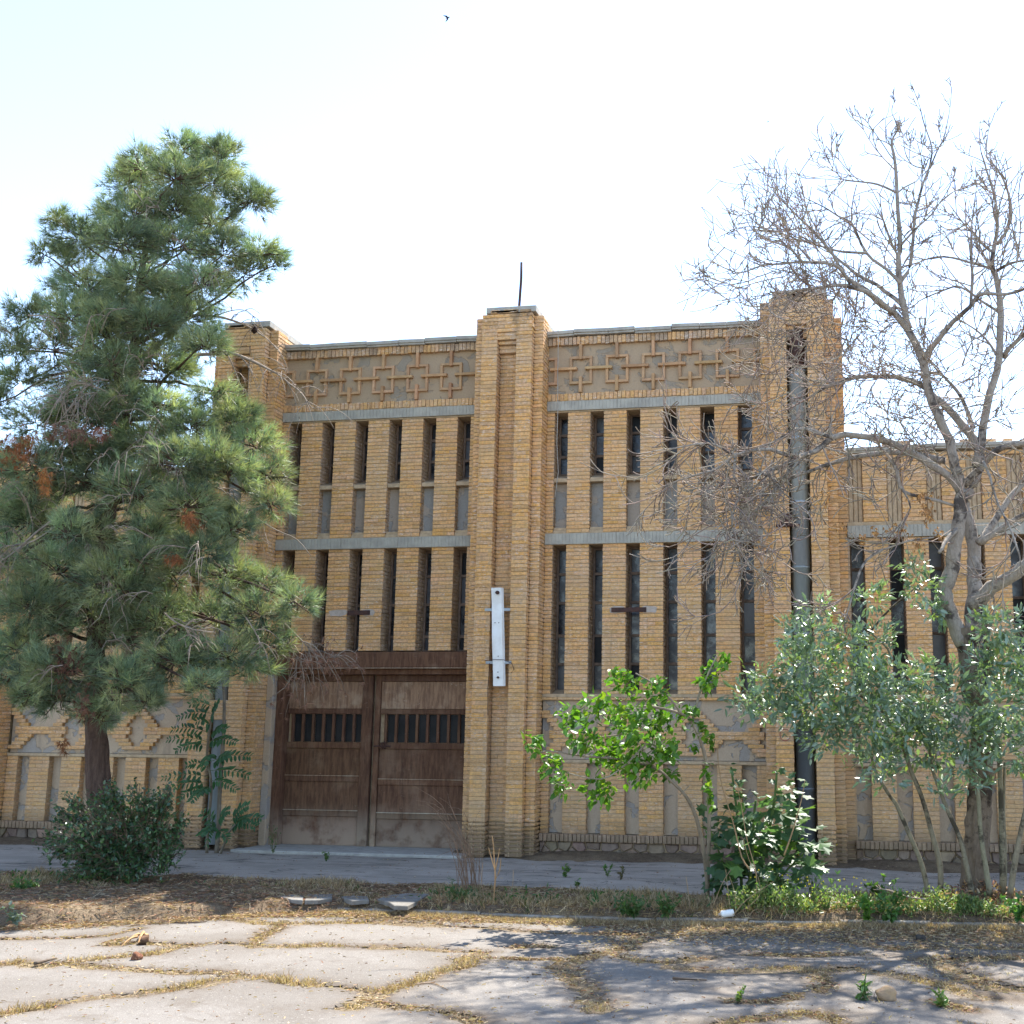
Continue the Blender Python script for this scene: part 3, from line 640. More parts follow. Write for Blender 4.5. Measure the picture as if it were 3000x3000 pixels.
# thin cable down the first slit of the right bay, red ring daubed on the pier
b = MB(); P = at(1635, 958, -.12); b.tube([(P[0], -.125, 8.40), (P[0] + .01, -.13, 8.2), (P[0], -.09, 7.6), (P[0] + .004, -.06, 7.0), (P[0] - .01, -.03, 6.5), (P[0] + .02, -.02, 6.0), (P[0] - .03, -.015, 5.6)], [.006] * 7, 5); b.obj('cable', M['concrete'], bld)
b = MB(); P = at(2300, 2153, -.537)
b.tube([(P[0] + .075 * math.cos(t), -.538, P[2] + .085 * math.sin(t)) for t in [.5 + i * 5.6 / 24 for i in range(25)]], [.0055] * 25, 4)
rm = mat_simple('red_paint', (.30, .085, .075), (.36, .16, .12), 20, .9, .1, 0); b.obj('painted_ring', rm, bld)
# body of the building behind the facade
core.box(XL - .69, XR + .69, .475, 9, -.2, 8.28); core.box(-16, XL - .7, .475, 9, -.2, 6.15); core.box(XR + .7, 24, .475, 9, -.2, 6.15)
core.box(-16, -6.15, .05, .40, -.2, 6.2); core.box(13.6, 24, .05, .40, -.2, 6.2)
core.obj('wall_core', M['mortar'], bld); mort.obj('mortar_joints', M['mortar'], bld); pass
rf = MB(); rf.box(XL - .68, XR + .68, .52, 9, 8.281, 8.31); rf.obj('roof', M['lead'], bld)
# bricks: those that show largest are single parts, the rest one mesh
def bscore(r):
    x, y, z = r[0], r[1], r[2]
    if r[4] != NF: return 0
    s = r[5] * r[6]
    if abs(x - XC) < .5 and y < -.5 and .3 < z: s *= 6
    elif 4.3 < x < 7.9 and z < .35: s *= 2
    else: s *= .2
    return s
BR.sort(key=bscore, reverse=True)
rest = MB(); protos = {}
for i, r in enumerate(BR):
    if i < 300:
        key = (round(r[5] * 40), round(r[6] * 100), i % 7)
        if key not in protos:
            b = MB(); brick_geo(b, 0, 0, 0, r[3], r[4], r[5], r[6], r[7], r[8], 0, r[10]); protos[key] = b.mesh('brick')
        o = link('brick', protos[key], M['brick'], bld); o.location = (r[0], r[1] - r[9], r[2])
    else: brick_geo(rest, *r)
rest.obj('brickwork', M['brick'], bld, False, 'stuff')
# lamp trough, iron bars, roof pole
lt = thing('lamp_trough', 'white enamelled lamp trough hanging upright in the recess of the middle pier', 'lamp')
T0, T1 = at(1454.5, 1722, -.59), at(1460, 2010, -.59)
def trough():
    b = MB(); w = .10; n = 6; vs = []
    for i in range(n + 1):
        t = i / n; c = T0 + (T1 - T0) * t; bend = .012 * math.sin(t * 9)
        vs += [(c[0] - w + bend * .3, c[1] + .05, c[2]), (c[0] - w * .8, c[1] - .012 + bend, c[2]), (c[0] + w * .8, c[1] - .012 + bend, c[2]), (c[0] + w, c[1] + .05, c[2]), (c[0] + w * .8, c[1] + .045, c[2]), (c[0] - w * .8, c[1] + .045, c[2])]
    fs = [(i * 6 + k, (i + 1) * 6 + k, (i + 1) * 6 + (k + 1) % 6, i * 6 + (k + 1) % 6) for i in range(n) for k in range(6)]
    b.add(vs, fs + [(5, 4, 3, 2, 1, 0)[::-1], tuple(n * 6 + k for k in range(6))]); return b
trough().obj('casing', M['white'], lt)
b = MB(); P = T0 + np.array([.03, -.03, -.08]); b.tube([P, P + np.array([.0, -.035, .0]), P + np.array([0, -.05, .01])], [.03, .03, .012], 10); b.obj('lamp_socket', M['iron'], lt, True)
b = MB(); P = T1 + np.array([-.0, -.02, .13]); b.tube([P, P + np.array([0, -.03, 0])], [.018, .018], 8); b.obj('lamp_socket', M['iron'], lt, True)
for z in (3.725, 2.905):
    c = T0 + (T1 - T0) * ((T0[2] - z) / (T0[2] - T1[2])); b = MB(); b.cbox(c[0] - .21, c[0] + .20, -.546, -.534, z - .022, z + .022, .002); b.obj('bracket', M['zinc'], lt)
b = MB(); c = T0 + (T1 - T0) * .76; b.tube([(c[0] - .2, -.60, 2.93), (c[0] - .05, -.625, 2.945), (c[0] + .1, -.62, 2.94), (c[0] + .22, -.58, 2.89), (c[0] + .25, -.56, 2.80), (c[0] + .21, -.56, 2.74)], [.005] * 6, 5); b.tube([(c[0] - .14, -.56, 2.9), (c[0] - .16, -.56, 2.5), (c[0] - .15, -.56, 2.1)], [.004] * 3, 4); b.obj('wire', M['iron'], lt)
for k, (t, dx) in enumerate(((.36, -.03), (.36, .03), (.55, .0), (.70, .01), (.86, .0))):
    c = T0 + (T1 - T0) * t; b = MB(); b.tube([c + np.array([dx, -.008, 0]), c + np.array([dx, -.02, 0])], [.009, .007], 8); b.obj('screw', M['iron'], lt)
def ironbar(x0, x1, pa, pb, lab):
    t = thing('iron_bar', lab, 'bar', 'iron bars left on the facade')
    b = MB(); b.cbox(x0, x1, -.03, -.008, 3.716, 3.79, .003); b.obj('flat_bar', M['iron'], t)
    for (a, c) in (pa, pb):
        n = 14; m = MB(); cx, cz = (a + c) / 2, 3.755; vs = [(cx, -.009, cz)]
        for k in range(n):
            w = 2 * math.pi * k / n; r = random.uniform(.85, 1.1); vs.append((cx + (c - a) / 2 * r * max(-1, min(1, 1.3 * math.cos(w))), -.006, cz + .055 * r * max(-1, min(1, 1.2 * math.sin(w)))))
        vs += [(p[0], .03, p[2]) for p in vs[1:]]
        m.add(vs, [(0, 1 + (k + 1) % n, 1 + k) for k in range(n)] + [(1 + k, 1 + (k + 1) % n, 1 + n + (k + 1) % n, 1 + n + k) for k in range(n)]); m.obj('plaster_patch', M['whitep'], t)
ironbar(5.40, 5.955, (5.36, 5.63), (5.885, 6.12), 'rusty iron bar set in lime patches across the third slit of the right bay')
ironbar(.985, 1.37, (.66, .96), (1.2 + .02, 1.45), 'short rusty iron bar across a slit above the brown gate')
b = MB(); P0, P1 = at(1521, 900, .1), at(1528, 769, .1); b.tube([P0 - np.array([0, 0, .25]), P0, P1 - np.array([0, 0, .3]), P1], [.024, .024, .023, .023], 10)
tag(b.obj('metal_pole', M['iron'], None, True), 'thin rusty metal pole standing on top of the middle brick pier', 'pole')

# ------------------------------------------------------------------ plants: helpers
def quad_leaf_shapes(kind):
    """leaf blade outlines in (along, across, lift) units of length 1"""
    if kind == 'lance': 
        V = [(0, 0, 0), (.3, .17, .03), (.68, .145, .0), (1, 0, -.08), (.68, -.145, .0), (.3, -.17, .03), (.35, 0, -.015), (.7, 0, -.04)]; F = [(0, 6, 1), (1, 6, 7, 2), (2, 7, 3), (0, 5, 6), (5, 4, 7, 6), (4, 3, 7)]
    elif kind == 'ovate':
        V = [(0, 0, 0), (.12, .26, .03), (.45, .30, .03), (.8, .12, -.02), (1, 0, -.10), (.8, -.12, -.02), (.45, -.30, .03), (.12, -.26, .03), (.45, 0, -.03)]; F = [(0, 8, 1), (1, 8, 2), (2, 8, 3), (3, 8, 4), (4, 8, 5), (5, 8, 6), (6, 8, 7), (7, 8, 0)]
        F = [tuple(reversed(f)) for f in F]
    else:       # lobed palmate
        n = 5; V = [(0.08, 0, 0)]; 
        for i in range(2 * n + 1):
            t = -2.3 + 4.6 * i / (2 * n); r = (.62 if i % 2 else .40) * (1.0 - .10 * abs(t)); V.append((.42 + r * math.cos(t) * .95, r * math.sin(t), .05 * math.cos(3 * t) - .10 * r))
        F = [(0, i + 1, i + 2) for i in range(2 * n)]
    return np.array(V, float), F
LS = {k: quad_leaf_shapes(k) for k in ('lance', 'ovate', 'lobed')}
def leaf_frame(d, up):
    d = d / (np.linalg.norm(d) + 1e-9); s = np.cross(up, d); s /= np.linalg.norm(s) + 1e-9; return d, s, np.cross(d, s)
def leaves_emit(parent, recs, kind, mat, solo=300, solo_name='leaf', mass_name='foliage'):
    """recs: (pos, dir, up, length, colour). The leaves nearest the camera are single parts, the rest one mesh."""
    V0, F0 = LS[kind]; recs = sorted(recs, key=lambda r: -r[3] / max(.1, float(np.dot(r[0] - CAM, CF))))
    cols = {}
    for i, (p, d, up, L, c) in enumerate(recs[:solo]):
        key = i % 10
        if key not in cols:
            b = MB(); b.add(V0, F0, c); cols[key] = b.mesh(solo_name)
        o = link(solo_name, cols[key], mat, parent); a, s, n = leaf_frame(d, up)
        o.matrix_world = Matrix(((a[0] * L, s[0] * L, n[0] * L, p[0]), (a[1] * L, s[1] * L, n[1] * L, p[1]), (a[2] * L, s[2] * L, n[2] * L, p[2]), (0, 0, 0, 1)))
    if len(recs) > solo:
        b = MB()
        for p, d, up, L, c in recs[solo:]:
            a, s, n = leaf_frame(d, up); b.add(p + L * (V0 @ np.stack([a, s, n])), F0, c)
        b.obj(mass_name, mat, parent, False, 'stuff' if solo else None)
def rv(s=1.): return RN.normal(size=3) * s
def path(P, n=4):                    # smooth polyline through points
    P = [np.asarray(p, float) for p in P]; out = []
    for i in range(len(P) - 1):
        a, b, c, d = P[max(i - 1, 0)], P[i], P[i + 1], P[min(i + 2, len(P) - 1)]
        for k in range(n):
            t = k / n; out.append(.5 * ((2 * b) + (c - a) * t + (2 * a - 5 * b + 4 * c - d) * t * t + (3 * b - a - 3 * c + d) * t ** 3))
    out.append(P[-1]); return out
def trace(px, Y0, Y1, n=3):          # traced stem: depth runs from Y0 to Y1 along it
    L = [0]
    for a, b in zip(px[:-1], px[1:]): L.append(L[-1] + math.hypot(a[0] - b[0], a[1] - b[1]))
    return path([at(u, v, lerp(Y0, Y1, l / max(L[-1], 1))) for (u, v), l in zip(px, L)], n)
def taper(n, r0, r1, e=1.): return [r0 + (r1 - r0) * (i / max(n - 1, 1)) ** e for i in range(n)]
K = 3000 / 1932

# ------------------------------------------------------------------ pine on the left
pine = thing('pine_tree', 'tall dark green pine with dead grey branches before the left end of the facade', 'tree')
PY = -3.7
tp = [(306, 2585), (300, 2470), (288, 2300), (280, 2130), (284, 1950), (292, 1760), (306, 1600), (330, 1420), (360, 1230), (385, 1060), (402, 900), (420, 760), (450, 640), (500, 560)]
T = path([at(u, v, PY + (.0 if v > 1000 else .0)) for u, v in tp], 3); tr = [.19 - .17 * (i / (len(T) - 1)) ** .8 for i in range(len(T))]
for i in range(4): tr[i] *= 1.0 + .10 * (4 - i) / 4
for i, p in enumerate(T): p[:2] += RN.normal(size=2) * .012
def bark_tube(P, R_, n, amp, col, fr=7.):
    b = MB(); P = path(P, 5); R_ = np.interp(np.linspace(0, 1, len(P)), np.linspace(0, 1, len(R_)), R_); b.tube(P, R_, n, col); V = np.array(b.v); C_ = np.repeat(np.array(P), n, 0); D_ = V - C_
    a = np.arctan2(D_[:, 1], D_[:, 0]); k = 1 + amp * ((vnoise(a * fr, V[:, 2] * 3.2, 5) - .5) * 1.2 + (vnoise(a * fr * 2.3 + 9, V[:, 2] * 9, 6) - .5)); b.v = [tuple(p) for p in C_ + D_ * k[:, None]]; return b
b = bark_tube(T[:22], tr[:22], 26, .20, (1, 1, 1)); b.obj('trunk', M['pinebark'], pine, False); b = MB(); b.tube(T[20:], tr[20:], 10); b.obj('upper_trunk', M['pinebark'], pine, True)
BL1 = [(345, 285, 34, 30), (415, 300, 45, 35), (265, 318, 38, 34), (240, 350, 48, 35), (330, 340, 60, 40), (400, 350, 60, 38), (470, 380, 42, 28), (250, 410, 66, 38), (330, 400, 70, 38), (484, 376, 34, 26), (400, 420, 56, 28),
 (110, 420, 28, 20), (150, 450, 56, 34), (230, 460, 70, 38), (85, 478, 24, 18), (130, 500, 48, 28), (330, 470, 76, 42), (420, 480, 56, 38), (488, 480, 46, 30), (514, 498, 28, 20), (460, 520, 46, 26), (380, 540, 66, 36), (260, 530, 66, 36), (165, 550, 70, 34),
 (60, 600, 56, 36), (130, 600, 66, 42), (30, 660, 50, 46), (100, 660, 76, 46), (200, 640, 58, 36), (280, 620, 58, 44), (350, 600, 56, 44), (385, 655, 46, 38), (300, 700, 66, 44), (175, 720, 84, 36), (40, 720, 56, 26),
 (410, 745, 44, 36), (440, 800, 54, 46), (480, 845, 54, 44), (505, 900, 46, 38), (425, 900, 66, 44), (340, 880, 76, 44), (250, 840, 56, 34), (160, 790, 70, 40), (70, 800, 64, 40),
 (60, 890, 76, 44), (150, 910, 76, 46), (250, 930, 74, 52), (350, 960, 64, 42), (400, 990, 56, 34), (440, 1000, 36, 36), (60, 990, 76, 44), (110, 1080, 90, 50), (220, 1100, 84, 52), (320, 1080, 64, 44), (430, 1090, 56, 40), (500, 1105, 54, 26), (562, 1140, 34, 20), (490, 1160, 60, 34), (400, 1170, 74, 44), (300, 1180, 74, 52), (170, 1170, 84, 52), (60, 1150, 76, 52), (40, 1230, 56, 44), (120, 1270, 84, 44), (230, 1290, 64, 44), (330, 1250, 64, 44), (430, 1240, 60, 34), (505, 1215, 44, 26), (470, 1262, 54, 16), (380, 1295, 38, 16), (110, 1320, 54, 26), (190, 1345, 44, 20), (280, 1325, 26, 16)]
BL1 += [(210, 690, 50, 40), (150, 770, 60, 40), (240, 770, 50, 40), (305, 775, 44, 36), (360, 810, 50, 36), (120, 850, 50, 30), (200, 865, 50, 34), (290, 850, 44, 40), (10, 900, 40, 50), (15, 1060, 50, 60), (10, 960, 40, 40), (180, 1010, 50, 34), (280, 1010, 40, 30), (270, 1060, 44, 34), (380, 1040, 50, 34), (130, 1010, 50, 34), (330, 1030, 36, 26), (15, 1280, 30, 36), (60, 1310, 30, 20), (240, 1130, 50, 40), (400, 870, 50, 44), (510, 950, 30, 24), (60, 950, 50, 36), (230, 590, 50, 40), (310, 560, 50, 36), (195, 610, 40, 34), (0, 760, 26, 26)]
NP, ND, NC = [], [], []              # needle tufts
br = MB(); tw = MB()
def on_trunk(z):
    i = min(range(len(T)), key=lambda k: abs(T[k][2] - z)); return T[i], tr[i]
GC = np.array([(.185, .225, .13), (.15, .20, .115), (.24, .26, .135), (.12, .165, .11)])
for (cx, cy, rx, ry) in BL1:
    c2 = at(cx * K, cy * K, PY); ax = T[min(range(len(T)), key=lambda k: abs(T[k][2] - c2[2]))]
    half = abs(c2[0] - ax[0]); spread = max(.5, min(1.9, 1.7 - half * .35)) * (.6 if cy < 450 else 1)
    for dep in ((random.uniform(.15, 1),) if half > 1.2 else (random.uniform(.25, 1), -random.uniform(.2, .8))):
        yy = max(-6.1, min(-.75, PY - spread * dep)); c = at(cx * K, cy * K, yy); m = mpp(c) * K; rX, rY = rx * m * 1.1, ry * m * 1.12; rD = .8 * rX
        base, rb = on_trunk(c[2] - .25 - .25 * half if cy < 700 else c[2] + .15 + .12 * half)
        mid = (base + c) / 2 + np.array([0, 0, .12 * half * (1 if cy > 600 else -.3)]) + rv(.06)
        lim = path([base, mid, c], 4); br.tube([p + rv(.02) for p in lim], taper(len(lim), min(rb * .45, .022 + .010 * half), .009), 5)
        bt_ = random.uniform(.7, 1.3); nt = int(27 * (rx * ry / 2400) ** .8 * 1.0) + 7
        for _ in range(nt):
            d = unit(rv()); d = unit(d * np.array([1, 1, .9]) + np.array([0, 0, .28])); q = c + d * np.array([rX, rD, rY]) * random.uniform(.75, 1.0) ** .6; s0 = c + d * np.array([rX, rD, rY]) * random.uniform(.05, .3)
            mm = (s0 + q) / 2 + rv(.05); tpth = path([s0, mm, q], 2); 
            if random.random() < .5: tw.tube(tpth, taper(len(tpth), .009, .004), 3, cap=False)
            gcol = GC[random.randrange(4)] * random.uniform(.65, 1.35) * bt_ * (1.0 + .35 * max(0, d[2]))  # needles lighter on upward twigs: light from above put into their colour
            for k in range(6):
                t = lerp(.35, 1.02, k / 5); a = s0 + (mm - s0) * min(1, 2 * t) if t < .5 else mm + (q - mm) * (2 * t - 1)
                NP.append(a + rv(.035)); ND.append(unit(q - s0) * .8 + np.array([0, 0, .15])); NC.append(gcol)
def needles(P, Dr, C, per, length, wd, name, mat, parent, droop=0., spread=.55):
    P = np.repeat(np.array(P), per, 0); Dr = np.repeat(np.array(Dr), per, 0); C = np.repeat(np.array(C), per, 0); n = len(P)
    d = unit(Dr + RN.normal(size=(n, 3)) * spread + np.array([0, 0, -droop])); L = length * RN.uniform(.7, 1.25, (n, 1)); s = unit(np.cross(d, RN.normal(size=(n, 3)))) * wd
    V = np.stack([P - s, P + s, P + d * L], 1).reshape(-1, 3); F = np.arange(3 * n).reshape(n, 3); C = C * RN.uniform(.75, 1.25, (n, 1))
    return link(name, np_mesh(name, V, F, C), mat, parent, False)
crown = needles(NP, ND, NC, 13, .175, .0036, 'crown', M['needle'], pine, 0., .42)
br.obj('branch', M['pinebark'], pine, True); tw.obj('twig', M['pinebark'], pine, True)
# dead grey branches hanging from the crown
def dead_branch(px, Y0, Y1, r0, side=10, sl=.5, name='dead_branch', up=False, parent=None, droop=.35, tuft=None):
    P = trace(px, Y0, Y1, 3); n = len(P); b = MB(); b.tube(P, taper(n, r0, .005), 6, (1.1, 1.05, 1.0)); ends = []
    for k in range(side):
        i = random.randrange(int(n * .25), n); p = P[i]; t = unit(P[min(i + 1, n - 1)] - P[i - 1]); d = unit(t * .6 + rv(.55)); L = sl * random.uniform(.4, 1.1)
        q = [p, p + d * L * .4 + np.array([0, 0, .02]), p + d * L * .75 - np.array([0, 0, droop * L * .35]), p + d * L - np.array([0, 0, droop * L])]; q = path(q, 2); b.tube(q, taper(len(q), .007, .003), 4, (1.1, 1.05, 1.0)); ends.append(q[-1])
        for _ in range(2):
            j = random.randrange(1, len(q)); d2 = unit(d + rv(.7)); e = [q[j], q[j] + d2 * .12 + np.array([0, 0, -.02]), q[j] + d2 * .2 - np.array([0, 0, .10])]; b.tube(path(e, 2), taper(5, .004, .002), 3, (1.1, 1.05, 1.0)); ends.append(e[-1])
    b.obj(name, M['twig'], parent or pine, True); return ends
spr = MB()
for _ in range(80):                 # thin grey dead sprays all over the lower crown
    u, v = random.uniform(20, 540), random.uniform(560, 1300)
    if u > 300 + (v - 560) * .18: continue
    p = at(u * K, v * K, PY - random.uniform(.6, 2.0)); d = unit(np.array([random.uniform(-1, 1), random.uniform(-.6, .3), random.uniform(-.5, .3)])); L = random.uniform(.22, .5); q = path([p, p + d * L * .5 + np.array([0, 0, .03]), p + d * L - np.array([0, 0, .25 * L])], 3); spr.tube(q, taper(len(q), .008, .003), 4, jit((.9, .85, .8), .2))
    for _k in range(5): j = random.randrange(1, len(q)); d2 = unit(d + rv(.6)); e = path([q[j], q[j] + d2 * .12, q[j] + d2 * .22 - np.array([0, 0, .10])], 2); spr.tube(e, taper(len(e), .005, .0025), 3, (1.1, 1.05, 1))
spr.obj('dead_twigs', M['twig'], pine, True, 'stuff')
def zz(ox, oy, s, L): return [(ox + a * s, oy + b * s) for a, b in L]
zp1 = lambda L: zz(560, 900, 400 / 1932, L); zp2 = lambda L: zz(0, 1200, 1000 / 1932, L); zp3 = lambda L: zz(0, 380, 1000 / 1932, L)
DE = []
DE += dead_branch(zp1([(-150, 110), (350, 130), (640, 205), (800, 270), (960, 370), (1090, 460), (1210, 600)]), -3.7, -2.9, .022, 8, .42)
DE += dead_branch(zp1([(-100, 680), (350, 660), (560, 650), (720, 700), (880, 770), (1080, 870), (1230, 950), (1400, 1090), (1560, 1210), (1680, 1390), (1740, 1440)]), -3.7, -2.6, .028, 22, .55)
dead_branch(zp1([(350, 125), (520, 60), (680, 35), (800, 60), (900, 160)]), -3.3, -3.0, .009, 5, .22)
dead_branch(zp1([(520, 680), (600, 850), (680, 1060), (760, 1190), (840, 1230)]), -3.2, -3.0, .010, 5, .25)
DE += dead_branch(zp2([(1060, 420), (1130, 430), (1250, 450), (1360, 540), (1430, 600), (1560, 680), (1680, 735), (1760, 830)]), -3.9, -3.3, .017, 12, .42)
dead_branch(zp2([(1180, 440), (1165, 480), (1190, 530), (1150, 620)]), -3.9, -4.0, .012, 5, .3)
dead_branch(zp2([(1250, 870), (1380, 910), (1480, 990), (1580, 1040), (1690, 1060)]), -4.0, -3.7, .014, 8, .3)
dead_branch(zp2([(1380, 1160), (1440, 1250), (1480, 1340)]), -4.3, -4.4, .010, 5, .3)
DE2 = dead_branch(zp2([(1590, 1190), (1660, 1260), (1740, 1340), (1800, 1400), (1900, 1400)]), -3.9, -3.4, .014, 22, .38)
DE2 += dead_branch(zp2([(1600, 1220), (1640, 1330), (1700, 1430), (1720, 1500)]), -3.9, -3.6, .010, 14, .34)
dead_branch(zp2([(930, 1150), (990, 1200), (1080, 1240), (1200, 1260)]), -4.6, -4.9, .013, 10, .4)
dead_branch(zp2([(510, 580), (420, 600), (330, 610), (200, 700), (90, 800), (0, 860)]), -4.4, -5.2, .026, 14, .5)
dead_branch(zp2([(430, 600), (470, 680), (500, 780), (520, 840)]), -4.8, -5.0, .014, 6, .35)
dead_branch(zp2([(380, 620), (260, 700), (150, 760), (30, 770)]), -4.8, -5.2, .014, 8, .35)
DE3 = dead_branch(zp3([(760, 1580), (640, 1500), (520, 1450), (430, 1440), (350, 1500), (310, 1560)]), -4.6, -5.3, .016, 26, .5)
DE3 += dead_branch(zp3([(700, 1530), (600, 1490), (480, 1500), (430, 1570)]), -4.7, -5.2, .010, 14, .4)
dead_branch(zp3([(890, 1590), (850, 1700), (850, 1830), (830, 1900)]), -4.4, -4.9, .020, 22, .5); dead_branch(zp3([(850, 1820), (930, 1870), (1010, 1910)]), -4.8, -4.9, .012, 10, .35)
dead_branch(zp3([(160, 1050), (270, 1060), (320, 1120)]), -5.0, -5.1, .010, 8, .3); dead_branch(zp3([(640, 1290), (860, 1340)]), -4, -4.6, .012, 6, .3)
dead_branch(zp3([(820, 590), (900, 600), (1000, 630)]), -4.4, -4.6, .010, 7, .3); dead_branch(zp3([(760, 340), (830, 430), (900, 440)]), -4.4, -4.6, .010, 7, .3); dead_branch(zp3([(880, 760), (1000, 770), (1180, 820)]), -4.6, -4.8, .010, 14, .4)
dead_branch(zp2([(520, 870), (600, 940), (640, 1060)]), -5.0, -5.1, .010, 8, .35); dead_branch(zp2([(600, 1400), (560, 1500), (620, 1560)]), -4.6, -4.8, .008, 6, .3)
# brown dead needles
P_, D_, C_ = [], [], []
def brown(cx, cy, rx, ry, n, y, col=(.30, .12, .055)):
    for _ in range(n):
        u = cx + random.gauss(0, .45) * rx; v = cy + random.gauss(0, .45) * ry; P_.append(at(u * K, v * K, y + random.uniform(-.3, .3))); D_.append(np.array([0, 0, -.6]) + rv(.25)); C_.append(np.array(col) * random.uniform(.6, 1.3))
brown(32, 850, 45, 38, 130, -5.2); brown(85, 905, 14, 24, 40, -5.3, (.42, .18, .07)); brown(130, 815, 50, 22, 60, -5.2, (.22, .12, .09)); brown(190, 815, 24, 26, 30, -5.1, (.22, .10, .07)); brown(355, 975, 16, 20, 30, -5.0); brown(330, 1050, 20, 12, 25, -5.0); brown(370, 990, 16, 16, 20, -4.9)
brown(120, 1250, 36, 70, 70, -5.0, (.17, .085, .06)); brown(160, 1330, 20, 40, 30, -5.0, (.17, .085, .06)); brown(120, 1405, 12, 16, 14, -5, (.24, .10, .05)); brown(295, 1010, 20, 20, 16, -4.6, (.2, .09, .05))
for e in DE2: P_.append(e); D_.append(rv(.4)); C_.append(np.array((.27, .15, .11)) * random.uniform(.7, 1.2))
needles(P_, D_, C_, 12, .10, .004, 'dead_needles', M['dry'], pine, .3)
for i, (u, v, y) in enumerate([(560 + 895 * .207, 900 + 320 * .207, -3.2), (560 + 510 * .207, 900 + 635 * .207, -3.4), (1417 * .5176, 1200 + 592 * .5176, -3.6)]):
    b = MB(); c = at(u, v, y); b.tube([c + np.array([0, 0, .07]), c + np.array([0, 0, .03]), c - np.array([0, 0, .02]), c - np.array([0, 0, .06])], [.012, .042, .046, .012], 9, (.45, .36, .32)); b.obj('cone', M['pinebark'], pine)

# ------------------------------------------------------------------ bare tree on the right
bare = thing('bare_tree', 'big leafless tree with pale bark and twisted twigs in front of the right wing', 'tree')
BY = -3.9
zA = lambda L: zz(2000, 250, 1000 / 1932, L); zB = lambda L: zz(2000, 1150, 1000 / 1932, L); zG = lambda L: zz(2100, 2000, 900 / 1932, L)
ppm = 1 / mpp(at(2860, 1800, BY))
def limb(name, px, Y0, Y1, r0, r1, col=(1, 1, 1), n=10, e=.9, mat='ashbark'):
    P = trace(px, Y0, Y1, 3); R_ = taper(len(P), r0 / ppm, r1 / ppm, e)
    if name == 'trunk': b = bark_tube(P, R_, 28, .22, col, 5.); b.obj(name, M[mat], bare, False); return P, R_
    b = MB(); P = [p + rv(.12 * r) for p, r in zip(P, R_)]; R_ = [r * random.uniform(.95, 1.04) * (.92 if r > .05 else 1) for r in R_]
    b.tube(P, R_, n, col); b.obj(name, M[mat], bare, True); return P, R_
trunkP, _ = limb('trunk', zG([(1618, 1400), (1614, 1250), (1625, 1080), (1642, 900), (1655, 700), (1665, 500), (1672, 200)]) + [(2850, 2030), (2843, 1926), (2835, 1868), (2832, 1840)], BY, BY, 43, 28, (.6, .54, .48), 14, .45)
LIMB = []
def L_(px, y1, r0, r1, y0=BY, name='branch', twig=1.): P, R_ = limb(name, px, y0, y1, r0, r1); LIMB.append((P, R_, twig)); return P
L_(zB([(1590, 1420), (1540, 1320), (1490, 1200), (1490, 1080), (1528, 950), (1558, 800), (1572, 640), (1570, 560)]), BY - .1, 27, 20, twig=0)
L_(zB([(1640, 1380), (1640, 1220), (1640, 1100), (1650, 960), (1640, 820), (1605, 700), (1600, 620), (1640, 520), (1690, 380)]), BY + .4, 26, 17, twig=0)
L_(zB([(1640, 1200), (1720, 1130), (1850, 1050), (1960, 960), (2060, 880), (2160, 760)]), BY - .9, 26, 12, twig=.5)
L_(zB([(1680, 850), (1760, 740), (1850, 600), (1960, 480), (2080, 340)]), BY + .6, 13, 6, twig=.8); L_(zB([(1690, 850), (1800, 770), (1932, 690), (2050, 640)]), BY - .3, 11, 5, twig=.8)
L_(zB([(1575, 570), (1500, 475), (1380, 390), (1270, 330), (1120, 265), (960, 240), (850, 255), (760, 330), (640, 370), (560, 420), (490, 440)]), BY - 1.0, 14, 5, twig=1.3)
L_(zB([(640, 370), (500, 325), (380, 330), (290, 350), (180, 295), (60, 295), (-60, 320)]), BY - 1.3, 6, 2, BY - .9); L_(zB([(290, 350), (200, 430), (100, 460), (0, 490), (-80, 520)]), BY - 1.2, 5, 1.5, BY - 1.1); L_(zB([(850, 255), (700, 205), (600, 230), (480, 300), (400, 330)]), BY - .6, 6, 2, BY - .8)
L_(zB([(640, 370), (560, 500), (470, 620), (380, 700), (330, 800)]), BY - 1.3, 6, 2, BY - .9, twig=1.5); L_(zB([(300, 350), (290, 470), (330, 560), (280, 700), (300, 850), (340, 1000), (300, 1130)]), BY - 1.4, 5, 1.5, BY - 1.1, twig=1.3); L_(zB([(480, 440), (540, 540), (640, 620)]), BY - 1.2, 4, 1.5, BY - 1.1, twig=1.5)
L_(zB([(1480, 385), (1300, 350), (1150, 340), (930, 375), (790, 420), (650, 470), (560, 520), (480, 600)]), BY + .9, 11, 3, BY + .3, twig=1.4); L_(zB([(960, 360), (840, 320), (760, 300)]), BY + .9, 4, 1.5, BY + .7)
L_(zB([(1575, 560), (1545, 420), (1510, 280), (1450, 130), (1400, 20)]) + zA([(1360, 1560), (1280, 1390)]), BY - .2, 17, 13, twig=.2)
L_(zB([(1590, 520), (1680, 430), (1760, 340), (1850, 295), (1960, 285)]), BY - .6, 13, 7, twig=.7)
L_(zB([(1690, 380), (1650, 270), (1540, 130), (1430, 30)]) + zA([(1340, 1690), (1200, 1650), (1000, 1650), (900, 1680), (790, 1720), (700, 1780)]), BY + 1.2, 16, 3, BY + .4, twig=1.3)
L_(zA([(1640, 1930), (1580, 1770), (1500, 1670), (1440, 1630), (1330, 1640)]), BY + .9, 7, 3, BY + .5); L_(zA([(1280, 1390), (1200, 1290), (1100, 1220), (1040, 1160), (960, 1115), (900, 1050), (850, 960), (760, 850), (690, 780), (600, 690), (550, 640)]), BY - .9, 11, 1.6, BY - .2)
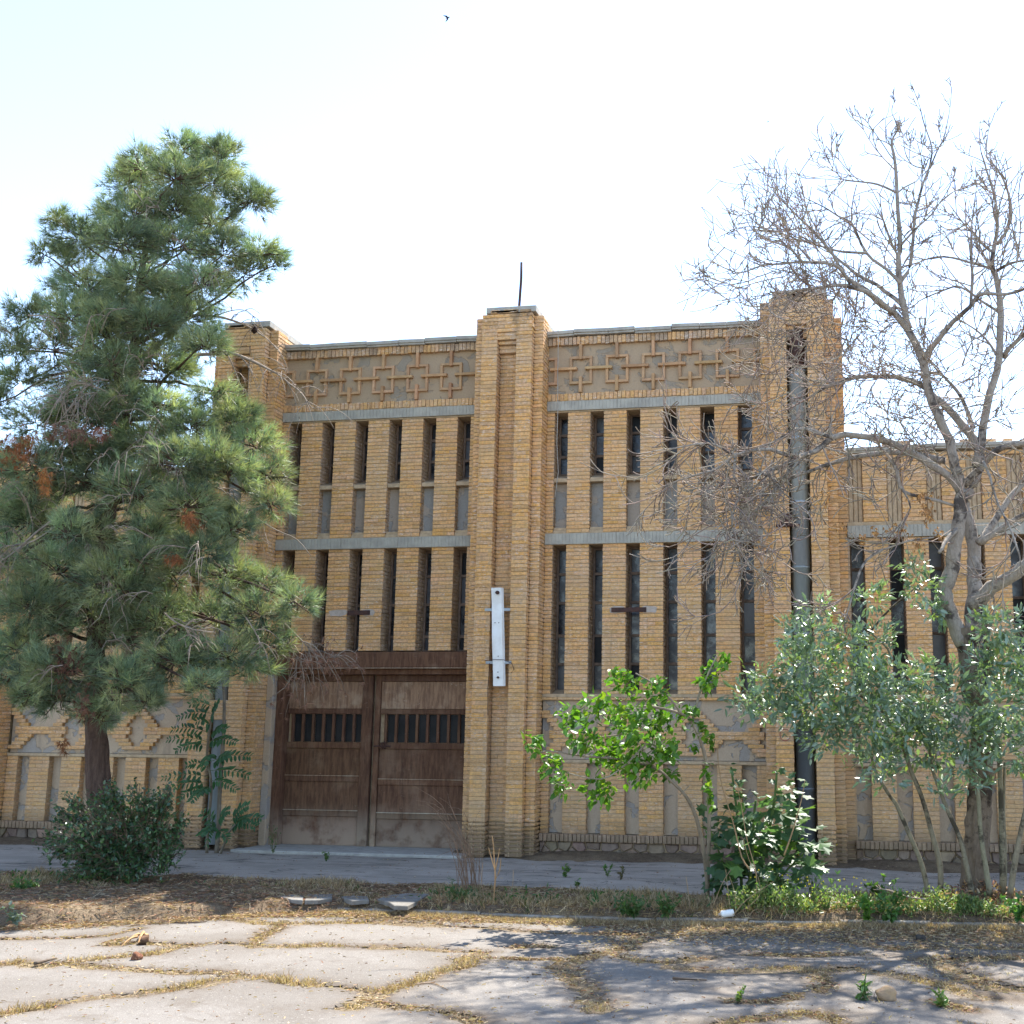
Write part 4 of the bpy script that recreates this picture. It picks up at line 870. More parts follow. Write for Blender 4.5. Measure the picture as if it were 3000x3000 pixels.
L_(zA([(1200, 1290), (1060, 1180), (940, 1135), (830, 1135), (730, 1150), (640, 1160), (560, 1190), (480, 1240)]), BY - 1.3, 8, 1.6, BY - .3, twig=1.4)
L_(zA([(1240, 1240), (1100, 1130), (1000, 1080), (900, 1000), (840, 950), (800, 880), (740, 780), (700, 700)]), BY + .8, 7, 1.5, BY - .2); L_(zA([(950, 1120), (890, 1040), (830, 1010), (680, 1000), (570, 1010), (450, 1020), (330, 1060), (250, 1040)]), BY - 1.6, 6, 1.4, BY - .7, twig=1.2)
L_(zA([(680, 1000), (600, 920), (500, 880), (400, 820), (360, 760)]), BY - 1.6, 4, 1.3, BY - 1.2); L_(zA([(1230, 1120), (1150, 1040), (1040, 950), (960, 790), (880, 740), (800, 690), (700, 640)]), BY - .2, 6, 1.4, BY - .3); L_(zA([(1040, 950), (900, 940), (780, 910), (640, 870), (540, 830), (400, 800)]), BY - .6, 4.5, 1.3, BY - .3)
L_(zA([(1280, 1380), (1240, 1200), (1220, 1000), (1230, 900), (1215, 620), (1200, 430), (1185, 320), (1215, 250), (1195, 180)]), BY - .2, 11, 1.5, BY - .2, twig=.7); L_(zA([(1235, 1110), (1290, 1020), (1305, 850), (1320, 720), (1360, 560), (1400, 450), (1410, 350), (1370, 230), (1345, 130)]), BY + .3, 6.5, 1.4, BY - .2, twig=.8)
L_(zA([(1400, 470), (1440, 370), (1480, 290), (1510, 150)]), BY + .2, 3, 1.3, BY + .2); L_(zA([(1230, 910), (1310, 820), (1400, 740), (1480, 630)]), BY - .7, 4, 1.4, BY - .2); L_(zA([(1215, 610), (1100, 560), (1000, 545), (900, 530), (860, 450)]), BY - .7, 4, 1.3, BY - .2); L_(zA([(1215, 610), (1250, 580), (1320, 545)]), BY, 3, 2.2, BY - .2, twig=.3); L_(zA([(1370, 470), (1300, 450), (1260, 380), (1250, 300)]), BY + .4, 2.5, 1.2, BY + .2)
L_(zA([(1360, 1550), (1440, 1450), (1530, 1340), (1630, 1250), (1690, 1180), (1830, 1185), (1940, 1150)]), BY - .8, 9, 4, BY - .2); L_(zA([(1630, 1250), (1640, 1080), (1630, 980), (1635, 800), (1660, 600)]), BY - .6, 5, 1.4, BY - .5)
L_(zB([(1660, 420), (1700, 200), (1740, 0)]) + zA([(1790, 1550), (1800, 1300), (1780, 1100), (1750, 1030), (1760, 930), (1780, 800), (1770, 650), (1720, 480), (1690, 380)]), BY + .7, 16, 2, BY + .3, twig=.8)
L_(zA([(1780, 900), (1840, 810), (1860, 700), (1830, 570), (1780, 470), (1720, 400), (1730, 260)]), BY + .4, 6, 1.3, BY + .6); L_(zA([(1750, 940), (1720, 920), (1640, 830), (1580, 770), (1500, 660)]), BY + 1.2, 6, 1.4, BY + .6); L_(zA([(1780, 1050), (1850, 1010), (1960, 985)]), BY + .3, 6, 3, BY + .6); L_(zA([(1810, 1540), (1880, 1460), (1980, 1370)]), BY + .2, 9, 5, BY + .5)
L_(zA([(1760, 1040), (1620, 1000), (1480, 970), (1360, 990), (1290, 1040)]), BY - .1, 5, 1.4, BY + .6); L_(zA([(1800, 1290), (1690, 1220), (1570, 1140), (1480, 1160), (1340, 1220), (1280, 1290)]), BY, 5, 1.4, BY + .6); L_(zA([(1780, 1530), (1720, 1440), (1640, 1370), (1580, 1340)]), BY + .9, 5, 1.6, BY + .5)
L_(zB([(1560, 770), (1500, 830), (1455, 905)]), BY - .5, 8, 5, BY - .1, twig=0); L_(zB([(1130, 890), (1040, 950), (990, 1050), (940, 1220)]), BY - 1.0, 4, 3, BY - .7, twig=.5); L_(zB([(1420, 820), (1280, 840), (1130, 890)]), BY - .7, 2.5, 3, BY - .4, twig=.6); L_(zB([(1540, 640), (1400, 600), (1250, 560), (1210, 440), (1180, 380)]), BY - .4, 4, 6, BY - .2, twig=.6); L_(zB([(1250, 560), (1290, 650), (1240, 760)]), BY - .5, 3, 1.5, BY - .4); L_(zB([(1610, 620), (1550, 480), (1500, 330), (1520, 260), (1600, 210)]), BY - .8, 3, 2, BY - .3, twig=.5)
L_(zB([(1700, 390), (1740, 480), (1780, 620), (1850, 760), (1900, 900)]), BY - 1.2, 4, 2.5, BY - .5, twig=.6)
tg = MB(); ENDS = []
TW = 0
def twig(p, d, L, r, depth, droop):
    n = 5 if depth else 3; q = [np.array(p)]; d = unit(d); curl = rv(.11) + np.array([0, 0, -.07 if droop > .5 else .05])
    for i in range(n):
        d = unit(d + curl + rv(.07) + np.array([0, 0, .10 if i >= n - 2 else 0])); q.append(q[-1] + d * L / n)
    if min(x[1] for x in q) > -.25: return
    tg.tube(q, taper(n + 1, r * 1.15, max(.0058, r * .7)), 4 if depth else 3, jit((1.05, 1.0, .95), .3), cap=False)
    if depth:
        sgn = 1
        for k in range(random.choice((2, 3, 3, 4)) + (1 if L > .6 else 0)):
            i = random.randrange(1, n + 1); t = unit(q[i] - q[i - 1]); w = unit(np.cross(t, rv())); twig(q[i], unit(t * .9 + w * random.uniform(.5, .95)), L * random.uniform(.35, .62), max(.0045, r * .7), depth - 1, droop)
    else: ENDS.append(q[-1])
for P, R_, tq in LIMB:
    n = len(P); tot = sum(np.linalg.norm(P[i + 1] - P[i]) for i in range(n - 1))
    for k in range(int(tot * 4.4 * tq) + (2 if tq > .3 else 0)):
        t = random.random() ** .75; i = min(n - 2, max(1, int(lerp(.12, 1., t) * (n - 1)))); tn = unit(P[i + 1] - P[i - 1]); u, v = P[i][0], P[i][2]
        low = v < 6.3; droop = 1 if (low and random.random() < .55) else 0
        d = unit(tn * .55 + rv(.6) + np.array([-.12, 0, -.2 if droop else .08])); twig(P[i], unit(d + tn * .35), random.uniform(.35, .85) * (.55 if v > 9.0 else 1.0) * (.6 if u < 7.0 and v > 6.5 else 1), min(.009, R_[i] * .6), 2 if random.random() < .7 else 1, droop)
    d = unit(P[-1] - P[-2]); 
    if tq > 0: twig(P[-1], d, .3, max(.004, R_[-1] * .8), 2, 0)
for (u0, u1, v0, v1, n_) in ((2230, 2500, 850, 1300, 150), (2450, 3000, 1000, 1500, 150), (2120, 2500, 650, 950, 90), (2350, 2950, 900, 1150, 70)):
    for _ in range(int(n_ * .35)): twig(at(random.uniform(u0, u1), random.uniform(v0, v1), BY - random.uniform(-1.2, 1.2)), np.array([random.uniform(-1, .6), random.uniform(-.4, .4), random.uniform(-.5, .6)]), random.uniform(.4, .8), .0065, 2, random.choice((0, 1)))
# drooping tangle on the lower left of the crown
for _ in range(60):
    c = at(2000 + random.uniform(60, 620) * .5176, 1150 + random.uniform(380, 980) * .5176, BY - random.uniform(.8, 1.7)); twig(c, np.array([random.uniform(-1, .6), random.uniform(-.4, .4), random.uniform(-.8, .5)]), random.uniform(.35, .7), .0065, 2, 1)
tg.obj('twigs', M['twig'], bare, True, 'stuff')
# dried seed bunches still hanging
P_, D_, C_ = [], [], []
for (cx, cy, rx, ry, n) in [(1390, 680, 50, 80, 60), (1340, 590, 60, 30, 25), (1220, 770, 60, 40, 26), (1020, 840, 30, 40, 26), (1100, 790, 50, 30, 16), (1330, 860, 50, 50, 26), (430, 250, 50, 40, 12), (900, 760, 30, 30, 10), (820, 600, 50, 60, 16), (1450, 790, 30, 50, 12)]:
    for _ in range(n): P_.append(at(2000 + (cx + random.gauss(0, .5) * rx) * .5176, 1150 + (cy + random.gauss(0, .5) * ry) * .5176, BY - random.uniform(.1, .9))); D_.append(np.array([0, 0, -.9]) + rv(.3)); C_.append(np.array((.42, .23, .11)) * random.uniform(.6, 1.3))
needles(P_, D_, C_, 7, .045, .008, 'seed_bunches', M['dry'], bare, .2)['kind'] = 'stuff'

# ------------------------------------------------------------------ ash suckers round the trunk
def stems(parent, L, mat, col=(1, 1, 1), name='stem'):
    out = []
    for px, y0, y1, r0, r1 in L:
        P = trace(px, y0, y1, 3); m = mpp(P[0]); b = MB(); b.tube(P, taper(len(P), r0 * m, r1 * m), 8, jit(col, .12)); b.obj(name, M[mat], parent, True); out.append(P)
    return out
ash = thing('ash_thicket', 'grey-green leafy ash shoots on thin stems around the foot of the bare tree', 'shrub')
stems(ash, [(zG([(1332, 1350), (1290, 1150), (1200, 930), (1130, 770), (1080, 700), (1000, 560), (960, 400)]), -4.05, -4.25, 8, 4), (zG([(1404, 1335), (1404, 1150), (1340, 900), (1290, 720), (1220, 550), (1150, 350), (1040, 180), (900, 80)]), -4.05, -4.35, 9, 4),
 (zG([(1612, 1350), (1570, 1150), (1530, 980), (1450, 800), (1390, 640), (1350, 520), (1330, 300)]), -4.25, -4.15, 9, 4), (zG([(1720, 1345), (1690, 1150), (1660, 950), (1640, 650), (1600, 300)]), -4.25, -4.25, 9, 5), (zG([(1800, 1320), (1792, 900), (1780, 550), (1760, 200)]), -4.15, -4.05, 10, 6), (zG([(1815, 1310), (1815, 1050), (1805, 800), (1810, 500)]), -3.95, -3.85, 5, 4), (zG([(1842, 1345), (1880, 1100), (1920, 900), (1960, 700), (1990, 400)]), -4.25, -4.35, 10, 5),
 (zB([(1180, 1550), (1160, 1450), (1020, 1330), (900, 1290)]), -4.05, -4.25, 4, 2), (zB([(990, 1450), (1130, 1270), (1250, 1160), (1350, 1080)]), -3.95, -3.65, 4, 2), (zB([(850, 1380), (820, 1280), (790, 1210)]), -4.15, -4.25, 3, 2), (zB([(1060, 1330), (960, 1250)]), -4.05, -4.05, 3, 2), (zG([(550, 130), (480, 90), (380, 62)]), -4.35, -4.45, 4, 2), (zG([(540, 220), (470, 170), (420, 155)]), -4.35, -4.45, 4, 2)], 'ashbark', (.72, .74, .62))
ASH = [(1412, 1318, 34, 36), (1455, 1290, 46, 30), (1470, 1340, 46, 36), (1520, 1200, 50, 34), (1545, 1152, 32, 17), (1530, 1255, 62, 42), (1540, 1325, 66, 48), (1560, 1385, 56, 32), (1600, 1210, 38, 26), (1640, 1130, 30, 17), (1655, 1205, 36, 22), (1610, 1280, 64, 44), (1620, 1355, 66, 46), (1680, 1300, 64, 48), (1700, 1370, 66, 46), (1655, 1425, 46, 30), (1672, 1462, 34, 22), (1740, 1268, 36, 34), (1750, 1340, 56, 52), (1760, 1415, 52, 32), (1800, 1300, 22, 42), (1835, 1380, 54, 44), (1820, 1445, 36, 20), (1885, 1185, 46, 30), (1905, 1250, 46, 46), (1890, 1330, 56, 52), (1910, 1405, 46, 44), (1858, 1245, 26, 34), (1740, 1105, 30, 26), (1762, 1150, 18, 30), (1722, 1070, 24, 14), (1960, 1300, 40, 90), (1965, 1420, 36, 50), (1770, 1495, 12, 16), (1830, 1480, 26, 14)]
recs = []
for (cx, cy, rx, ry) in ASH:
    for dep in range(2):
        yy = -4.35 + random.uniform(-.75, .35) if cy > 1160 else -4.1; c = at(cx * K, cy * K, yy); m = mpp(c) * K
        for _ in range(int(rx * ry / 46) + 4):
            o = unit(rv()) * random.random() ** .45; tipp = c + o * np.array([rx * m, rx * m * .8, ry * m]); dsh = unit(o * .8 + np.array([0, -.1, .25]) + rv(.25))
            base = np.array(random.choice(((.19, .265, .185), (.155, .23, .14), (.23, .30, .235), (.17, .25, .13)))) if random.random() < .88 else np.array((.26, .35, .10))
            for k in range(random.choice((3, 4, 5, 5))):
                sd_ = 1 if k % 2 else -1; a = unit(dsh + np.cross(dsh, rv()) * .0 + rv(.55)); recs.append((tipp + dsh * (.03 * k) + rv(.015), unit(a + np.array([0, 0, -.15])), unit(np.array([0, -.15, 1]) + rv(.65)), random.uniform(.05, .13), tuple(base * random.uniform(.75, 1.25))))
leaves_emit(ash, recs, 'lance', M['ashleaf'])

# ------------------------------------------------------------------ mulberry sapling
mul = thing('mulberry_sapling', 'slender sapling with bright green sunlit leaves leaning left before the right bay', 'sapling')
z4 = lambda L: zz(1500, 1900, 1000 / 1932, L)
stems(mul, [(z4([(1106, 1420), (1104, 1310), (1080, 1120), (1040, 950), (980, 830), (900, 750), (850, 700), (760, 640)]), -4.3, -5.6, 7, 3), (z4([(1106, 1420), (1108, 1310), (1115, 1050), (1112, 750), (1080, 560), (1020, 420), (960, 370), (800, 330), (700, 330)]), -4.3, -5.7, 7, 3), (z4([(960, 370), (900, 290), (800, 200), (700, 140)]), -5.5, -5.7, 4, 2), (z4([(1020, 420), (1060, 260), (1120, 120), (1160, 40)]), -5.3, -5.3, 4, 2), (z4([(850, 700), (700, 640), (560, 620), (400, 610), (200, 580), (90, 620)]), -5.4, -5.9, 4, 1.5), (z4([(760, 400), (620, 480), (520, 500), (360, 520)]), -5.6, -5.8, 3, 1.5), (z4([(820, 560), (760, 540), (640, 660), (500, 740), (300, 700)]), -5.6, -5.8, 3, 1.5), (z4([(950, 830), (1010, 770)]), -5.2, -5.2, 2, 1), (z4([(560, 420), (700, 520), (760, 600)]), -5.7, -5.6, 3, 2)], 'twig', (1, .97, .85))
MU = [(1008, 1400, 20, 22), (1040, 1440, 28, 28), (1060, 1478, 24, 28), (1078, 1350, 30, 26), (1100, 1390, 44, 34), (1130, 1335, 48, 30), (1150, 1420, 44, 34), (1130, 1490, 36, 32), (1182, 1285, 34, 30), (1190, 1350, 50, 40), (1200, 1400, 50, 38), (1200, 1450, 50, 34), (1240, 1300, 30, 28), (1250, 1350, 44, 38), (1260, 1410, 34, 34), (1268, 1460, 20, 18), (1300, 1340, 24, 20), (1342, 1270, 20, 32), (1366, 1245, 24, 20), (1330, 1290, 14, 20), (1342, 1400, 10, 20), (1320, 1372, 18, 20), (1336, 1460, 8, 30), (1345, 1500, 8, 24), (1160, 1270, 16, 14), (1310, 1410, 10, 10)]
recs = []
for (cx, cy, rx, ry) in MU:
    yy = -5.7 + random.uniform(-.35, .3) + .7 * max(0, (cx - 1200) / 150); c = at(cx * K, cy * K, yy); m = mpp(c) * K
    for _ in range(int(rx * ry / 13) + 4):
        o = unit(rv()) * random.random() ** .4; p = c + o * np.array([rx * m, rx * m * .7, ry * m]); d = unit(np.array([-.35, -.2, -.45]) + rv(.55)); g = random.random()
        recs.append((p, d, unit(np.array([0, .1, 1]) + rv(.5)), random.uniform(.05, .115), tuple(np.array((.115, .235, .022) if g < .6 else (.07, .165, .022) if g < .88 else (.21, .30, .03)) * random.uniform(.8, 1.2))))
leaves_emit(mul, recs, 'ovate', M['leaf'])

# ------------------------------------------------------------------ hollyhock clump with dry stalks
hol = thing('hollyhock', 'dark green hollyhock clump with broad lobed leaves at the edge of the verge', 'plant')
HS = [(z4([(1300, 1380), (1290, 1150), (1270, 900), (1240, 670)]), -4.15, -4.05, 5, 3), (z4([(1400, 1400), (1420, 1200), (1480, 900), (1500, 690)]), -4.20, -4.25, 6, 3), (z4([(1340, 1400), (1360, 1150), (1370, 950), (1380, 860)]), -4.25, -4.35, 6, 3), (z4([(1450, 1400), (1540, 1200), (1620, 1050)]), -4.25, -4.25, 5, 3), (z4([(1280, 1400), (1210, 1250), (1160, 1120)]), -4.25, -4.35, 4, 2), (z4([(1430, 1400), (1560, 1250), (1680, 1130)]), -4.25, -4.15, 4, 2)]
stems(hol, HS, 'leaf' if False else 'twig', (.35, .62, .22))
recs = []
HB = [(1262, 690, 40, 30, .5), (1270, 780, 60, 50, .7), (1290, 880, 90, 60, .9), (1220, 960, 80, 60, 1), (1330, 980, 100, 70, 1), (1500, 690, 50, 30, .6), (1540, 740, 60, 40, .7), (1500, 820, 80, 50, .8), (1560, 820, 60, 40, .9), (1450, 900, 80, 60, 1), (1560, 930, 80, 50, 1.1), (1440, 1020, 110, 70, 1.1), (1600, 1010, 70, 50, 1.1), (1260, 1080, 110, 70, 1.1), (1380, 1120, 120, 70, 1.1), (1560, 1120, 110, 60, 1.2), (1680, 1110, 60, 40, 1.1), (1230, 1200, 100, 70, 1.1), (1360, 1240, 120, 70, 1.1), (1500, 1240, 120, 70, 1.1), (1640, 1220, 80, 60, 1.1), (1220, 1310, 90, 60, 1), (1360, 1340, 120, 60, 1), (1500, 1340, 100, 60, 1), (1640, 1300, 50, 40, 1), (1170, 1050, 40, 40, .6), (1160, 1240, 40, 40, .8), (1400, 1400, 100, 40, .9), (1160, 1330, 40, 40, .8)]
for (cx, cy, rx, ry, sz) in HB:
    u, v = 1500 + cx * .5176, 1900 + cy * .5176
    for _ in range(int(rx * ry / 420) + 2):
        c = at(u + random.gauss(0, .6) * rx * .5176, v + random.gauss(0, .55) * ry * .5176, -4.25 + random.uniform(-.5, .4)); out = unit(np.array([c[0] - at(2200, 2500, -4.25)[0], random.uniform(-.9, .2), random.uniform(-.35, .2)]) + rv(.25))
        recs.append((c, out, unit(np.array([0, -.25, 1]) + rv(.3)), random.uniform(.12, .21) * sz, tuple(np.array((.065, .125, .055) if random.random() < .8 else (.12, .21, .05)) * random.uniform(.8, 1.2))))
leaves_emit(hol, recs, 'lobed', M['leaf'])
def stalks(name, label, L, cat='weed', col=(1.35, 1.0, .62), grp=None):
    t = thing(name, label, cat, grp); stems(t, [(a, y0, y1, r0 * .55, r1 * .55) for a, y0, y1, r0, r1 in L], 'twig', col); return t
stalks('dry_stalk', 'tall straw-coloured dry stalk leaning left among the hollyhock leaves', [(z4([(1345, 1250), (1300, 1180), (1250, 980), (1190, 780), (1165, 620), (1170, 530)]), -4.90, -4.70, 5, 2)], grp='dry stalks in the hollyhock')
stalks('dry_stalk', 'forked dry stalk rising from the middle of the hollyhock', [(z4([(1385, 1390), (1380, 1260), (1330, 1080), (1300, 900), (1270, 760)]), -5.00, -4.80, 3, 1.5), (z4([(1380, 1270), (1340, 1190), (1310, 1080)]), -5.00, -5.00, 2, 1.5)], grp='dry stalks in the hollyhock')
stalks('dry_stalk', 'dry seed stalk leaning right in front of the pale hollyhock leaves', [(z4([(1540, 1170), (1580, 1060), (1610, 960), (1640, 850), (1658, 740)]), -5.00, -5.00, 5, 1.5)], grp='dry stalks in the hollyhock')

# ------------------------------------------------------------------ shrub under the pine, tree of heaven by the pipe
shr = thing('shrub', 'dense dark green shrub with small glossy leaves around the pine trunk', 'shrub')
SH = [(200, 1600, 110, 60), (140, 1580, 70, 50), (260, 1600, 80, 60), (110, 1540, 40, 40), (160, 1530, 60, 40), (230, 1540, 80, 50), (300, 1560, 60, 60), (270, 1510, 50, 40), (310, 1500, 30, 40), (210, 1500, 40, 30), (100, 1600, 40, 40), (85, 1580, 22, 16), (170, 1640, 90, 40), (250, 1640, 70, 35), (320, 1620, 40, 40), (180, 1500, 24, 24), (135, 1510, 18, 22), (330, 1580, 26, 40), (325, 1488, 16, 20), (255, 1478, 14, 16), (205, 1478, 10, 16), (68, 1592, 14, 8), (350, 1540, 14, 30), (120, 1500, 10, 12)]
recs = []; bm_ = MB(); root = gnd(300, 2630, 0); root = np.array([root[0], -5.0, 0])
for (cx, cy, rx, ry) in SH:
    c = at(cx * K, cy * K, -5.0 + random.uniform(-.45, .4)); m = mpp(c) * K
    for _ in range(int(rx * ry / 62) + 4):
        o = unit(rv()) * random.random() ** .4; e = c + o * np.array([rx * m, rx * m * .7, ry * m]); e[2] = max(e[2], .06); s0 = c + (root - c) * random.uniform(.1, .5); p = path([s0, (s0 + e) / 2 + np.array([0, 0, .06]), e], 2); bm_.tube(p, taper(len(p), .006, .0025), 3, (.6, .55, .45), False)
        for k in range(10):
            t = random.uniform(.3, 1); q = p[min(len(p) - 1, int(t * (len(p) - 1)))] + rv(.035); g = random.random()
            recs.append((q, unit(rv() + np.array([0, -.2, .1])), unit(np.array([0, 0, 1]) + rv(.5)), random.uniform(.035, .062), tuple(np.array((.05, .105, .045) if g < .8 else (.10, .18, .06)) * random.uniform(.7, 1.3))))
bm_.obj('stem', M['twig'], shr, True); leaves_emit(shr, recs, 'ovate', M['ashleaf'])
toh = thing('tree_of_heaven', 'young feathery-leaved plant growing up the drainpipe left of the gate', 'plant')
z6 = lambda L: zz(0, 1950, 900 / 1932, L)
stems(toh, [(z6([(1360, 1200), (1375, 1000), (1385, 700), (1405, 450), (1410, 200), (1400, 100)]), -.95, -1.0, 7, 4), (z6([(1300, 1190), (1310, 1000), (1330, 750), (1300, 560), (1330, 330)]), -1.0, -1.2, 5, 3), (z6([(1380, 1200), (1440, 1050), (1480, 1000)]), -1.0, -1.3, 4, 2)], 'twig', (.8, .78, .7))
recs = []; rach = MB()
FR = [((1330, 300), (1120, 325), 0), ((1340, 260), (1200, 245), 0), ((1330, 330), (1370, 240), 0), ((1310, 420), (1090, 400), 0), ((1310, 480), (1060, 465), 0), ((1300, 500), (1110, 530), 0), ((1310, 480), (1480, 480), 0), ((1330, 600), (1570, 570), 0), ((1320, 640), (1180, 625), 0), ((1320, 660), (1560, 690), 0), ((1310, 700), (1030, 705), 0), ((1310, 740), (1060, 770), 0), ((1310, 760), (1130, 830), 0), ((1320, 720), (1480, 780), 0), ((1330, 760), (1200, 850), 0), ((1340, 620), (1450, 560), 0), ((1330, 560), (1280, 620), 0), ((1450, 1000), (1640, 960), 0), ((1450, 980), (1560, 880), 0), ((1440, 1000), (1600, 1010), 0), ((1350, 1000), (1270, 930), 0), ((1350, 1020), (1260, 1060), 0), ((1370, 980), (1440, 910), 0), ((1360, 1040), (1430, 1090), 0), ((1340, 960), (1300, 1120), 0), ((1330, 380), (1240, 350), 0), ((1335, 420), (1420, 400), 0)]
for (a, e, _) in FR:
    for rep_ in range(1):
        y0 = -1.15; y1 = -1.15 - random.uniform(.1, .5); A = at(a[0] * .4658, 1950 + a[1] * .4658, y0); E_ = at(e[0] * .4658, 1950 + e[1] * .4658, y1); mid = (A + E_) / 2 + np.array([0, 0, .05]); P = path([A, mid, E_], 5); rach.tube(P, taper(len(P), .005, .002), 3, (.5, .7, .3), False); L = np.linalg.norm(E_ - A)
        nl = max(4, int(L / .045))
        for k in range(nl):
            t = lerp(.2, 1, k / (nl - 1)); q = P[min(len(P) - 1, int(t * (len(P) - 1)))]; ax = unit(E_ - A); sdv = unit(np.cross(ax, np.array([0, -1., .55]))); tl_ = 1.12 - .55 * t
            for sg in (1, -1):
                d = unit(sg * sdv + ax * .6 + np.array([0, 0, -.40]) + rv(.12)); recs.append((q, d, unit(np.array([0, -.8, .6]) + rv(.3)), tl_ * random.uniform(.12, .17), tuple(np.array((.05, .125, .048)) * random.uniform(.8, 1.3))))
rach.obj('leaf_stalk', M['twig'], toh, True); leaves_emit(toh, recs, 'lance', M['leaf'])
for i_ in range(0): pass

# ------------------------------------------------------------------ small weeds, dry plants
def weed(label, u, v, h, n, cols=((.06, .13, .03), (.10, .19, .04)), name='weed', grp='weeds along the pavement and kerb', ll=.05, kind='ovate', spread=.5, Z=0., flowers=0):
    t = thing(name, label, 'weed', grp); g = gnd(u, v, Z); st_ = MB(); rc = []
    for i in range(n):
        d = unit(np.array([random.uniform(-1, 1) * spread, random.uniform(-1, 1) * spread, 1])); L = h * random.uniform(.5, 1.1); P = path([g, g + d * L * .5 + rv(.01), g + d * L + rv(.02)], 3); st_.tube(P, taper(len(P), .004, .0015), 3, (.5, .7, .3), False)
        for k in range(9):
            q = P[random.randrange(1, len(P))]; rc.append((q, unit(rv() + np.array([0, 0, .3])), unit(np.array([0, 0, 1]) + rv(.4)), ll * random.uniform(.6, 1.2), tuple(np.array(random.choice(cols)) * random.uniform(.8, 1.25))))
    st_.obj('stem', M['twig'], t); leaves_emit(t, rc, kind, M['leaf'], 0, mass_name='foliage')
    if flowers:
        fl = MB()
        for _ in range(flowers):
            c = g + np.array([random.uniform(-1, 1) * spread * h, random.uniform(-.5, .5) * h, h * random.uniform(.7, 1.05)]); fl.tube([c, c + np.array([0, 0, .012])], [.009, .006], 5, (.55, .42, .03))
        fl_ = 1
        fl.obj('flower', M['vcol'], t, False, 'stuff')
weed('small green weed at the left of three on the grey pavement', 1500 + 300 * .5176, 1900 + 1290 * .5176, .16, 6); weed('small green weed in the middle of three on the grey pavement', 1500 + 540 * .5176, 1900 + 1290 * .5176, .16, 5); weed('low green sprout below the other pavement weeds', 1500 + 372 * .5176, 1900 + 1345 * .5176, .08, 4); weed('brownish withered weed beside a crack in the pavement', 1500 + 620 * .5176, 1900 + 1300 * .5176, .13, 5, ((.10, .10, .05), (.14, .11, .06)))
weed('broad-leaved weed growing over the kerb right of the yellow-flowered weeds', 2610, 2694, .26, 18, ((.05, .12, .03), (.08, .17, .035)), ll=.065, spread=1.1); weed('dark leafy weed by the kerb at the right edge', 2985, 2692, .26, 20, ((.05, .13, .03), (.09, .19, .035)), ll=.065, spread=1.1); weed('pale green sprout with bright leaf tips at the kerb', 2540, 2690, .26, 8, ((.14, .26, .04), (.09, .19, .04)), ll=.09, spread=.8)
for i, (u, v, h, n, lab) in enumerate([(2250, 2668, .42, 14, 'tall yellow-flowered weed right of the white bottle'), (2330, 2670, .34, 12, 'yellow-flowered weed in front of the hollyhock'), (2420, 2672, .38, 12, 'yellow-flowered weed right of the hollyhock'), (2490, 2676, .36, 10, 'yellow-flowered weed nearest the bare tree'), (2380, 2620, .55, 12, 'feathery tall weed beside the hollyhock foot')]): weed(lab, u, v, h, n, ((.12, .22, .05), (.08, .16, .04), (.16, .26, .05)), flowers=7, ll=.055, kind='lance', spread=.55)
weed('dark green grassy weed tuft near the kerb left of the dry stalk', 1345, 2655, .26, 34, ((.05, .10, .035), (.07, .13, .04)), kind='lance', ll=.05, spread=1.1, Z=-.03); weed('wide low green weed patch on the verge below the small pavement weeds', 1850, 2680, .20, 40, ((.05, .11, .03), (.08, .15, .04)), kind='lance', ll=.06, spread=1.6); weed('green weed behind the kerb between the patch and the sapling', 1950, 2680, .22, 22, ((.05, .11, .03), (.08, .15, .04)), kind='lance', ll=.06, spread=.9)
weed('pale thin weed beside the gate jamb', 800, 2500, .45, 10, ((.07, .13, .05), (.10, .15, .07)), ll=.03, spread=.35); weed('weed with green leaves at the left edge below the shrub', 60, 2620, .22, 22, ((.05, .12, .03), (.10, .17, .05)), kind='lance', ll=.08, spread=1.2); weed('grey-leaved weed at the left edge under the pine', 40, 2700, .16, 10, ((.12, .16, .13), (.16, .2, .16)), ll=.05, spread=1.); weed('tiny green weed alone on the concrete slab', 2165, 2935, .10, 5, ((.13, .24, .04), (.2, .26, .05)), ll=.035, Z=RZ); weed('upright green weed next to the stone on the concrete', 2530, 2930, .14, 8, ((.08, .15, .04), (.1, .18, .04)), kind='lance', ll=.07, Z=RZ, spread=.3); weed('green tuft in the dry grass right of the stone', 2760, 2950, .08, 8, ((.11, .2, .04), (.2, .26, .06)), kind='lance', ll=.06, Z=RZ)
weed('green weed sprouting on the apron before the gate', 955, 2520, .10, 8, Z=.02, ll=.04); weed('leafy shoot at the foot of the ash stems', 2580, 2640, .30, 10, ll=.07, spread=.8)
db = thing('dead_bush', 'leafless brown wiry bush in front of the right edge of the gate', 'bush'); b = MB()
for _ in range(34):
    g = gnd(1375 + random.uniform(-40, 40), 2610 + random.uniform(-8, 8), 0); h = random.uniform(.5, 1.15); k = random.uniform(-.55, .12); P = path([g, g + np.array([k * h * .3, 0, h * .5]) + rv(.02), g + np.array([k * h * .8, 0, h * .85]) + rv(.05), g + np.array([k * h * 1.1 - .05, 0, h * .95]) + rv(.10)], 3); b.tube(P, taper(len(P), .0045, .002), 3, (.85, .62, .48), False)
b.obj('stem', M['twig'], db, True)
zd = lambda L: zz(700, 1850, 900 / 1932, L)
